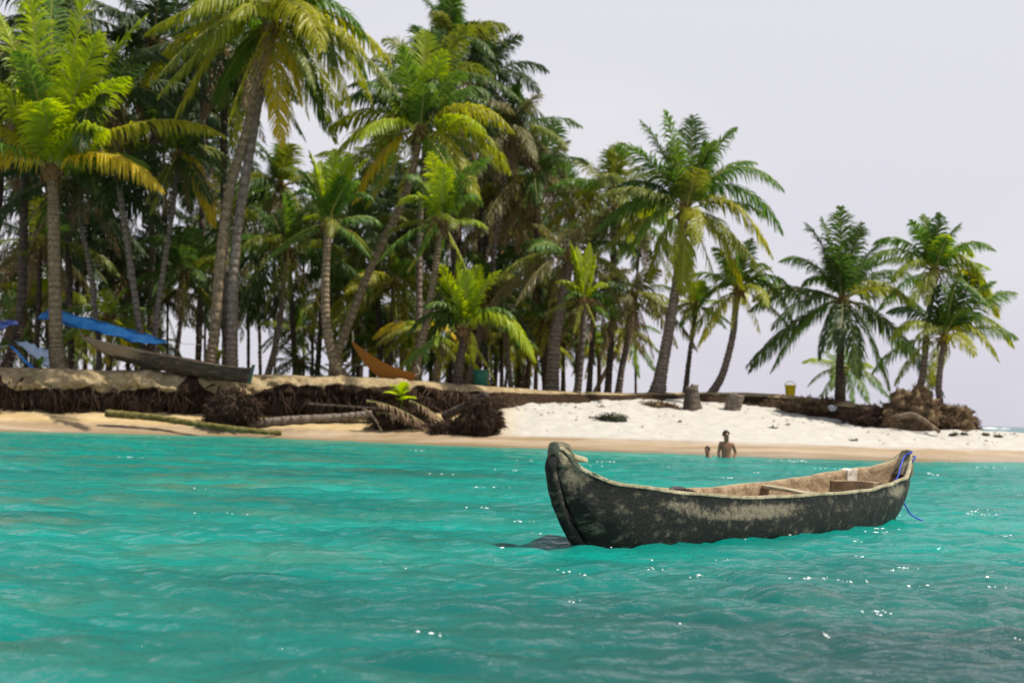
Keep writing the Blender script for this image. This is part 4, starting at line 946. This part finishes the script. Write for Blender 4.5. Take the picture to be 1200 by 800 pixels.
for k in range(260):       # thicker roots looping out of the soil
    x = rs.uniform(-20, 0); fd = float(T_(ftD, x)); z0, z1 = float(T_(ftz, x)), float(T_(tpz, x)); hh = z1-z0; D = fd+.02+.35*nz(x, 0, 5, .5)
    zt = z0+hh*rs.uniform(.3, .75); p0 = np.array([x, D, zt]); dx_ = rs.normal(0, .35); ln = rs.uniform(.3, .9)*hh
    pp = smoothpath([p0, p0+[dx_*.4, -.22, -ln*.2], p0+[dx_*.9, -.28, -ln*.7], p0+[dx_*1.1, -.15, -ln]], 7)
    v_, f_ = tube(pp, np.linspace(rs.uniform(.015, .045), .006, 7), 5); o = len(V); V += v_; Fc += [tuple(q+o for q in f) for f in f_]
tag(mesh('hanging_roots', V, Fc, [ROOT]), kind='stuff')
V = []; Fc = []
for k in range(260):
    x = rs.uniform(-1, 21); s0, f0 = float(T_(shD, x)), float(T_(ftD, x)); t = 1-rs.exponential(.16)
    if t < .1: continue
    D = s0+(f0-s0)*t; z = gz(x, D)+.012; r_ = rs.uniform(.015, .05)*(1 if rs.rand() < .9 else 2.2); o = len(V); a0 = rs.uniform(0, 6)
    for q in range(5): V.append((x+r_*1.6*math.cos(a0+q*1.257)*rs.uniform(.6, 1.2), D+r_*math.sin(a0+q*1.257), z))
    V.append((x, D, z+r_*.7))
    Fc += [(o+q, o+(q+1) % 5, o+5) for q in range(5)]
tag(mesh('beach_litter', V, Fc, [MND]), kind='stuff')
# ------------------------------------------------------------------ bathers
SKIN, nt, b = mat('brown skin', (.22, .10, .055), .4, .5)
HAIR, nt, b = mat('black hair', (.01, .009, .008), .6)
SHORT, nt, b = mat('dark shorts', (.03, .04, .06), .9)
def person(base, face, joints, bones, label, hair_c, hair_r, extra=None):
    root = empty('person', base, label, 'person')
    me = bpy.data.meshes.new('body'); names = list(joints)
    me.from_pydata([joints[n][0] for n in names], [(names.index(a), names.index(b)) for a, b in bones], [])
    o = bpy.data.objects.new('body', me); link(o, root)
    md = o.modifiers.new('skin', 'SKIN'); md.use_smooth_shade = True
    for i, n in enumerate(names):
        sv = me.skin_vertices[0].data[i]; r = joints[n][1]; sv.radius = r if isinstance(r, tuple) else (r, r); sv.use_root = (n == 'pelvis')
    s = o.modifiers.new('sub', 'SUBSURF'); s.levels = 2; s.render_levels = 2
    me.materials.append(SKIN); o.rotation_euler.z = face
    bm = bmesh.new(); bmesh.ops.create_icosphere(bm, subdivisions=3, radius=1)
    for v in list(bm.verts):
        v.co = Vector((v.co.x*hair_r*.92, v.co.y*hair_r*1.08, v.co.z*hair_r*1.05))
    kill = [v for v in bm.verts if (v.co.z < -.02 and v.co.y < .03) or v.co.z < -.07 or (v.co.y < -.06 and v.co.z < .045)]
    bmesh.ops.delete(bm, geom=kill, context='VERTS')
    hm = bpy.data.meshes.new('hair'); bm.to_mesh(hm); bm.free(); hm.materials.append(HAIR)
    for p in hm.polygons: p.use_smooth = True
    h = bpy.data.objects.new('hair', hm); link(h, root); h.rotation_euler.z = face
    c, s_ = math.cos(face), math.sin(face); h.location = (hair_c[0]*c-hair_c[1]*s_, hair_c[0]*s_+hair_c[1]*c, hair_c[2])
    return root
# adult standing waist deep, head turned, one arm hanging and one hand on the hip (figure faces -y locally)
J = {'pelvis': ((0, 0, .88), (.155, .11)), 'waist': ((0, .01, 1.04), (.125, .09)), 'chest': ((0, .01, 1.24), (.155, .105)), 'ribs': ((0, .01, 1.36), (.15, .095)), 'neck0': ((0, .01, 1.44), (.075, .07)), 'neck': ((-.01, -.01, 1.49), (.062, .062)),
     'jaw': ((-.02, -.035, 1.555), (.07, .082)), 'head': ((-.015, -.01, 1.63), (.085, .102)), 'crown': ((-.01, .0, 1.70), (.068, .08)), 'nose': ((-.03, -.13, 1.60), (.016, .016)),
     'shL': ((-.17, .01, 1.40), (.062, .06)), 'elL': ((-.215, .03, 1.12), (.042, .042)), 'wrL': ((-.20, -.05, .88), (.028, .03)), 'paL': ((-.195, -.07, .80), (.036, .02)), 'f1L': ((-.19, -.085, .72), (.012, .012)),
     'shR': ((.17, .01, 1.40), (.062, .06)), 'elR': ((.30, .07, 1.15), (.042, .042)), 'wrR': ((.19, -.04, .97), (.028, .03)), 'paR': ((.15, -.09, .94), (.03, .028)),
     'hipL': ((-.09, 0, .82), (.09, .09)), 'knL': ((-.11, -.02, .47), (.058, .06)), 'anL': ((-.11, .02, .09), (.038, .042)), 'toL': ((-.12, -.13, .035), (.04, .03)),
     'hipR': ((.09, 0, .82), (.09, .09)), 'knR': ((.11, -.03, .47), (.058, .06)), 'anR': ((.12, .02, .09), (.038, .042)), 'toR': ((.14, -.13, .035), (.04, .03))}
BN = [('pelvis', 'waist'), ('waist', 'chest'), ('chest', 'ribs'), ('ribs', 'neck0'), ('neck0', 'neck'), ('neck', 'jaw'), ('jaw', 'head'), ('head', 'crown'), ('jaw', 'nose'), ('ribs', 'shL'), ('shL', 'elL'), ('elL', 'wrL'), ('wrL', 'paL'), ('paL', 'f1L'),
      ('ribs', 'shR'), ('shR', 'elR'), ('elR', 'wrR'), ('wrR', 'paR'), ('pelvis', 'hipL'), ('hipL', 'knL'), ('knL', 'anL'), ('anL', 'toL'), ('pelvis', 'hipR'), ('hipR', 'knR'), ('knR', 'anR'), ('anR', 'toR')]
for i, (dx, ln) in enumerate(((-.018, .055), (0, .062), (.018, .055))):       # remaining fingers and thumb of the hanging hand
    J['g%d' % i] = ((-.195+dx, -.085, .775-ln), (.009, .009)); BN.append(('paL', 'g%d' % i))
J['thL'] = ((-.165, -.09, .80), (.010, .010)); BN.append(('paL', 'thL'))
pb_ = P(851, 534, 39.6); pb_[2] = -1.0
person(pb_, rad(10), J, BN, 'bare chested bather standing waist deep with one hand on the hip', (-.013, .012, 1.652), .114)
J2 = {'pelvis': ((0, .05, .20), (.15, .12)), 'waist': ((.0, .02, .34), (.12, .09)), 'chest': ((.0, -.01, .52), (.15, .10)), 'ribs': ((0, -.03, .62), (.14, .09)), 'neck': ((-.02, -.05, .73), (.05, .05)), 'jaw': ((-.04, -.075, .80), (.058, .07)), 'head': ((-.035, -.06, .87), (.07, .085)),
      'crown': ((-.03, -.04, .94), (.05, .065)), 'nose': ((-.045, -.155, .84), (.012, .012)),
      'shL': ((-.15, -.03, .58), (.05, .05)), 'elL': ((-.22, -.12, .36), (.038, .038)), 'wrL': ((-.10, -.25, .24), (.026, .026)), 'haL': ((-.06, -.31, .22), (.03, .02)),
      'shR': ((.15, -.03, .56), (.05, .05)), 'elR': ((.24, -.10, .34), (.038, .038)), 'wrR': ((.14, -.24, .24), (.026, .026)), 'haR': ((.10, -.30, .22), (.03, .02)),
      'knL': ((-.14, -.36, .28), (.06, .06)), 'anL': ((-.13, -.22, .02), (.04, .04)), 'knR': ((.14, -.36, .28), (.06, .06)), 'anR': ((.13, -.22, .02), (.04, .04))}
B2 = [('pelvis', 'waist'), ('waist', 'chest'), ('chest', 'ribs'), ('ribs', 'neck'), ('neck', 'jaw'), ('jaw', 'head'), ('head', 'crown'), ('jaw', 'nose'), ('ribs', 'shL'), ('shL', 'elL'), ('elL', 'wrL'), ('wrL', 'haL'), ('ribs', 'shR'), ('shR', 'elR'), ('elR', 'wrR'), ('wrR', 'haR'),
      ('pelvis', 'knL'), ('knL', 'anL'), ('pelvis', 'knR'), ('knR', 'anR')]
J2 = {k: (v[0], (tuple(x*.86 for x in v[1]))) for k, v in J2.items()}
pb_ = P(831, 535, 39.9); pb_[2] = -.66
person(pb_, rad(-35), J2, B2, 'small bather crouching so only head and shoulders show beside the standing one', (-.033, -.045, .885), .085)
# ------------------------------------------------------------------ water
def water():
    D = [3.2]
    while D[-1] < 62: D.append(D[-1]*1.0036)
    while D[-1] < 9000: D.append(D[-1]*1.12)
    D = np.array(D); nc = 640
    th = np.linspace(-.62, .62, nc); tt = np.tan(th)
    X = D[:, None]*tt[None]; Y = np.repeat(D[:, None], nc, 1)
    rs = np.random.RandomState(4)
    Z = np.zeros_like(X)
    px, py = X*1.0, Y*1.0
    hx = np.zeros_like(X); hy = np.zeros_like(X)
    env = 0
    for i in range(80):
        lam = 10**rs.uniform(math.log10(.12), math.log10(1.05))
        an = rad(74)+rs.normal(0, .42)          # travel direction
        k = 2*math.pi/lam; kx, ky = k*math.cos(an), k*math.sin(an)
        amp = .0092*lam**.9*rs.uniform(.4, 1.5)
        ph = rs.uniform(0, 6.28)
        a = kx*X+ky*Y+ph+.8*np.sin(X*.31+i)+.8*np.sin(Y*.27+i*2)
        gate = np.clip(.5+.8*np.sin(X*rs.uniform(.2, 1.1)+Y*rs.uniform(.2, 1.0)+rs.uniform(0, 6)), 0, 1.3)
        res = np.clip((lam/ (D*.0036*3))-.6, 0, 1)[:, None]
        s = np.sin(a); 
        Z += amp*gate*res*s; hx -= .9*amp*gate*res*np.cos(a)*math.cos(an); hy -= .9*amp*gate*res*np.cos(a)*math.sin(an)
    calm = np.clip((T_(shD, X)-Y)/7, .25, 1)
    Z *= calm; Z -= .0
    X2 = X+hx*calm; Y2 = Y+hy*calm
    V = np.stack([X2, Y2, Z], -1).reshape(-1, 3)
    nr = len(D)
    # little white flecks modelled on the crests in place of sun glints
    rf = np.random.RandomState(21); Vf = []; Ff = []; G3 = V.reshape(nr, nc, 3); cnt = 0
    while cnt < 95:
        i = rf.randint(150, nr-120); j = rf.randint(10, nc-10); p = G3[i, j]
        if p[1] > 41 or p[1] < 6.5 or abs(p[0]) > p[1]*.42: continue
        if rf.rand() > .12+.88*max(0, min(1, (p[0]/p[1]+.1)*3.5)): continue
        if p[2] < .014 or p[2] < G3[i-4, j, 2] or p[2] < G3[i+4, j, 2]: continue
        cnt += 1
        for q in range(rf.randint(1, 9)):
            s_ = rf.uniform(.0015, .0065)*(p[1]/12)**.9*(1 if rf.rand() < .93 else 1.8); c0 = p+[rf.normal(0, .07*p[1]/12), rf.normal(0, .05), .006]; o = len(Vf); a0 = rf.uniform(0, 6)
            Vf.append((c0[0], c0[1], c0[2]+s_*.35))
            for k in range(6): Vf.append((c0[0]+s_*2.3*math.cos(a0+k*1.047)*rf.uniform(.6, 1.3), c0[1]+s_*math.sin(a0+k*1.047)*rf.uniform(.6, 1.3), c0[2]-.004))
            Ff += [(o, o+1+k, o+1+(k+1) % 6) for k in range(6)]
    fm, nt_, b_ = mat('glint fleck', (.9, .92, .92), .35, .6)
    tag(mesh('glint_flecks', Vf, Ff, [fm]), kind='stuff')
    idx = np.arange(nr*nc).reshape(nr, nc)
    Fq = np.stack([idx[:-1, :-1], idx[:-1, 1:], idx[1:, 1:], idx[1:, :-1]], -1).reshape(-1, 4)
    me = bpy.data.meshes.new('water'); me.vertices.add(len(V)); me.vertices.foreach_set('co', V.ravel())
    me.loops.add(Fq.size); me.loops.foreach_set('vertex_index', Fq.ravel())
    me.polygons.add(len(Fq)); me.polygons.foreach_set('loop_start', np.arange(0, Fq.size, 4)); me.polygons.foreach_set('loop_total', np.full(len(Fq), 4))
    me.polygons.foreach_set('use_smooth', np.ones(len(Fq), bool)); me.update(calc_edges=True)
    m, nt, b = mat('sea water', (.01, .25, .2), .05, .5)
    b.inputs['IOR'].default_value = 1.33
    pw = coords(nt, world=True)
    n1 = noise(nt, coords(nt, (.16, .35, 1), True), 1.0, 5, .6)
    col = ramp(nt, n1, [(.3, (.000, .11, .098)), (.5, (.000, .20, .17)), (.7, (.000, .28, .23))])
    sx = N(nt, 'ShaderNodeSeparateXYZ'); L(nt, pw, sx.inputs[0])
    # olive patches near the eroded bank, painting in the dark trunks' reflection
    gx = N(nt, 'ShaderNodeMapRange'); gx.inputs[1].default_value = 1.5; gx.inputs[2].default_value = -4.0; L(nt, sx.outputs[0], gx.inputs[0])
    n2 = noise(nt, coords(nt, (.25, .5, 1), True), 1.3, 6, .7)
    g = mth(nt, 'MULTIPLY', gx.outputs[0], mth(nt, 'MULTIPLY', mth(nt, 'SUBTRACT', n2, .47, True), 5, True))
    col = mix(nt, mth(nt, 'MULTIPLY', g, .75), col, (.085, .14, .075))
    # shallow water over the sand by the shore, dark blue open sea far out
    sh = N(nt, 'ShaderNodeMapRange'); sh.inputs[1].default_value = 32; sh.inputs[2].default_value = 45; L(nt, sx.outputs[1], sh.inputs[0])
    col = mix(nt, mth(nt, 'MULTIPLY', sh.outputs[0], .5), col, (.03, .25, .19))
    # colour darkened and greyed close in on the seaward side, imitating reflected sky
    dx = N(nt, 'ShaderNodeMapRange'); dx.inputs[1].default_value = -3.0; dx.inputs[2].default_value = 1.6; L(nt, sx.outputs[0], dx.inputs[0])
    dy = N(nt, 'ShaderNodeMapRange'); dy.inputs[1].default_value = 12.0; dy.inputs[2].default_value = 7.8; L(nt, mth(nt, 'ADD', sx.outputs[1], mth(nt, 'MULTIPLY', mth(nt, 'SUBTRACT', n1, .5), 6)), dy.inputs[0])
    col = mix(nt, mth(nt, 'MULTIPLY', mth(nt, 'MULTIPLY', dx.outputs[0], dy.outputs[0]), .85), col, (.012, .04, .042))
    fo = N(nt, 'ShaderNodeMapRange'); fo.inputs[1].default_value = 70; fo.inputs[2].default_value = 160; L(nt, sx.outputs[1], fo.inputs[0])
    col = mix(nt, fo.outputs[0], col, (.03, .17, .19))
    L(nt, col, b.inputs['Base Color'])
    h = mth(nt, 'ADD', noise(nt, coords(nt, (1, 1.7, 1), True), 8, 5, .65), mth(nt, 'MULTIPLY', noise(nt, coords(nt, (1, 1.6, 1), True), 26, 3), .4))
    far = N(nt, 'ShaderNodeMapRange'); far.inputs[1].default_value = 12; far.inputs[2].default_value = 30; L(nt, sx.outputs[1], far.inputs[0])
    h = mth(nt, 'ADD', h, mth(nt, 'MULTIPLY', mth(nt, 'MULTIPLY', noise(nt, coords(nt, (1, 1.5, 1), True), 2.6, 4, .6), 3.0), far.outputs[0]))
    bp = N(nt, 'ShaderNodeBump'); bp.inputs['Strength'].default_value = .7; bp.inputs['Distance'].default_value = .045; L(nt, h, bp.inputs['Height'])
    # light scattered back out of the water does not follow the slope of the surface; the sky's reflection does
    df = N(nt, 'ShaderNodeBsdfDiffuse'); L(nt, col, df.inputs[0])
    upv = N(nt, 'ShaderNodeCombineXYZ'); upv.inputs[2].default_value = 1; vm = N(nt, 'ShaderNodeVectorMath', operation='SCALE'); vm.inputs[3].default_value = .3
    L(nt, bp.outputs[0], vm.inputs[0]); va = N(nt, 'ShaderNodeVectorMath', operation='ADD'); L(nt, vm.outputs[0], va.inputs[0]); L(nt, upv.outputs[0], va.inputs[1])
    vn = N(nt, 'ShaderNodeVectorMath', operation='NORMALIZE'); L(nt, va.outputs[0], vn.inputs[0]); L(nt, vn.outputs[0], df.inputs['Normal'])
    gl = N(nt, 'ShaderNodeBsdfGlossy'); gl.inputs['Roughness'].default_value = .06; L(nt, bp.outputs[0], gl.inputs['Normal'])
    fr = N(nt, 'ShaderNodeFresnel'); fr.inputs[0].default_value = 1.33; L(nt, bp.outputs[0], fr.inputs['Normal'])
    ms = N(nt, 'ShaderNodeMixShader'); L(nt, fr.outputs[0], ms.inputs[0]); L(nt, df.outputs[0], ms.inputs[1]); L(nt, gl.outputs[0], ms.inputs[2])
    L(nt, ms.outputs[0], nt.nodes['Material Output'].inputs[0])
    me.materials.append(m)
    o = bpy.data.objects.new('water', me); link(o); tag(o, kind='structure')
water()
FOAM, nt, b = mat('foam', (.8, .82, .8), .6)
rs = np.random.RandomState(8)
V = []; Fc = []
for x0 in np.arange(150, 520, 9.):
    w = rs.uniform(3, 9); h = rs.uniform(.15, .55); D = 560+rs.uniform(-10, 10); o = len(V)
    for k in range(7):
        x = x0+w*k/6; hh = h*math.sin(math.pi*k/6)
        V += [(x, D-.6, 0.05), (x, D, hh+.06), (x, D+.6, .05)]
    for k in range(6):
        for j in (0, 1): Fc.append((o+3*k+j, o+3*k+3+j, o+3*k+4+j, o+3*k+1+j))
tag(mesh('reef_foam', V, Fc, [FOAM]), kind='stuff')

# ------------------------------------------------------------------ sky, sun, camera
SUN_AZ, SUN_EL = rad(93), rad(60)       # azimuth from straight ahead towards +x
w = bpy.data.worlds.new('World'); sc.world = w; w.use_nodes = True; nt = w.node_tree
bg = nt.nodes['Background']
sky = N(nt, 'ShaderNodeTexSky'); sky.sky_type = 'NISHITA'; sky.sun_disc = False
sky.sun_elevation = SUN_EL; sky.sun_rotation = SUN_AZ; sky.dust_density = 5; sky.air_density = 1.2
tc = N(nt, 'ShaderNodeTexCoord').outputs['Generated']
mp = N(nt, 'ShaderNodeMapping'); mp.inputs['Scale'].default_value = (1, 1, 2.5); L(nt, tc, mp.inputs[0])
cl = noise(nt, mp.outputs[0], 3.0, 6, .55)
sz = N(nt, 'ShaderNodeSeparateXYZ'); L(nt, tc, sz.inputs[0])
grad = ramp(nt, sz.outputs[2], [(0.0, (6.6, 6.4, 7.3)), (.10, (7.0, 6.85, 7.6)), (.32, (7.3, 7.2, 7.7)), (.6, (3.0, 3.3, 4.2)), (1.0, (1.2, 1.7, 3.0))])
cloud = mix(nt, mth(nt, 'MULTIPLY', mth(nt, 'SUBTRACT', cl, .47, True), 3.0), grad, (8.0, 7.8, 7.9))
L(nt, mix(nt, .88, sky.outputs[0], cloud), bg.inputs[0]); bg.inputs[1].default_value = .09
sl = bpy.data.lights.new('sun', 'SUN'); sl.energy = 5; sl.angle = rad(.55); sl.color = (1, .93, .80)
so = bpy.data.objects.new('sun', sl); link(so)
d = Vector((math.sin(SUN_AZ)*math.cos(SUN_EL), math.cos(SUN_AZ)*math.cos(SUN_EL), math.sin(SUN_EL)))
so.rotation_euler = d.to_track_quat('Z', 'Y').to_euler()
cam = bpy.data.cameras.new('camera'); co = bpy.data.objects.new('camera', cam); link(co); sc.camera = co
cam.sensor_width = 36; cam.sensor_fit = 'HORIZONTAL'; cam.lens = F/1200*36; cam.clip_end = 20000; cam.clip_start = .1
from mathutils import Matrix
M = Matrix(((CR[0], CU[0], -fw[0], 0), (CR[1], CU[1], -fw[1], 0), (CR[2], CU[2], -fw[2], H), (0, 0, 0, 1)))
co.matrix_world = M
cam.dof.use_dof = True; cam.dof.focus_distance = 13.0; cam.dof.aperture_fstop = 2.0
sc.view_settings.view_transform = 'Standard'; sc.view_settings.look = 'None'; sc.view_settings.exposure = .34; sc.view_settings.gamma = 1
sc.render.engine = 'CYCLES'; sc.cycles.use_denoising = True; sc.cycles.max_bounces = 6; sc.cycles.transparent_max_bounces = 4
sc.cycles.sample_clamp_indirect = 6; sc.render.film_transparent = False
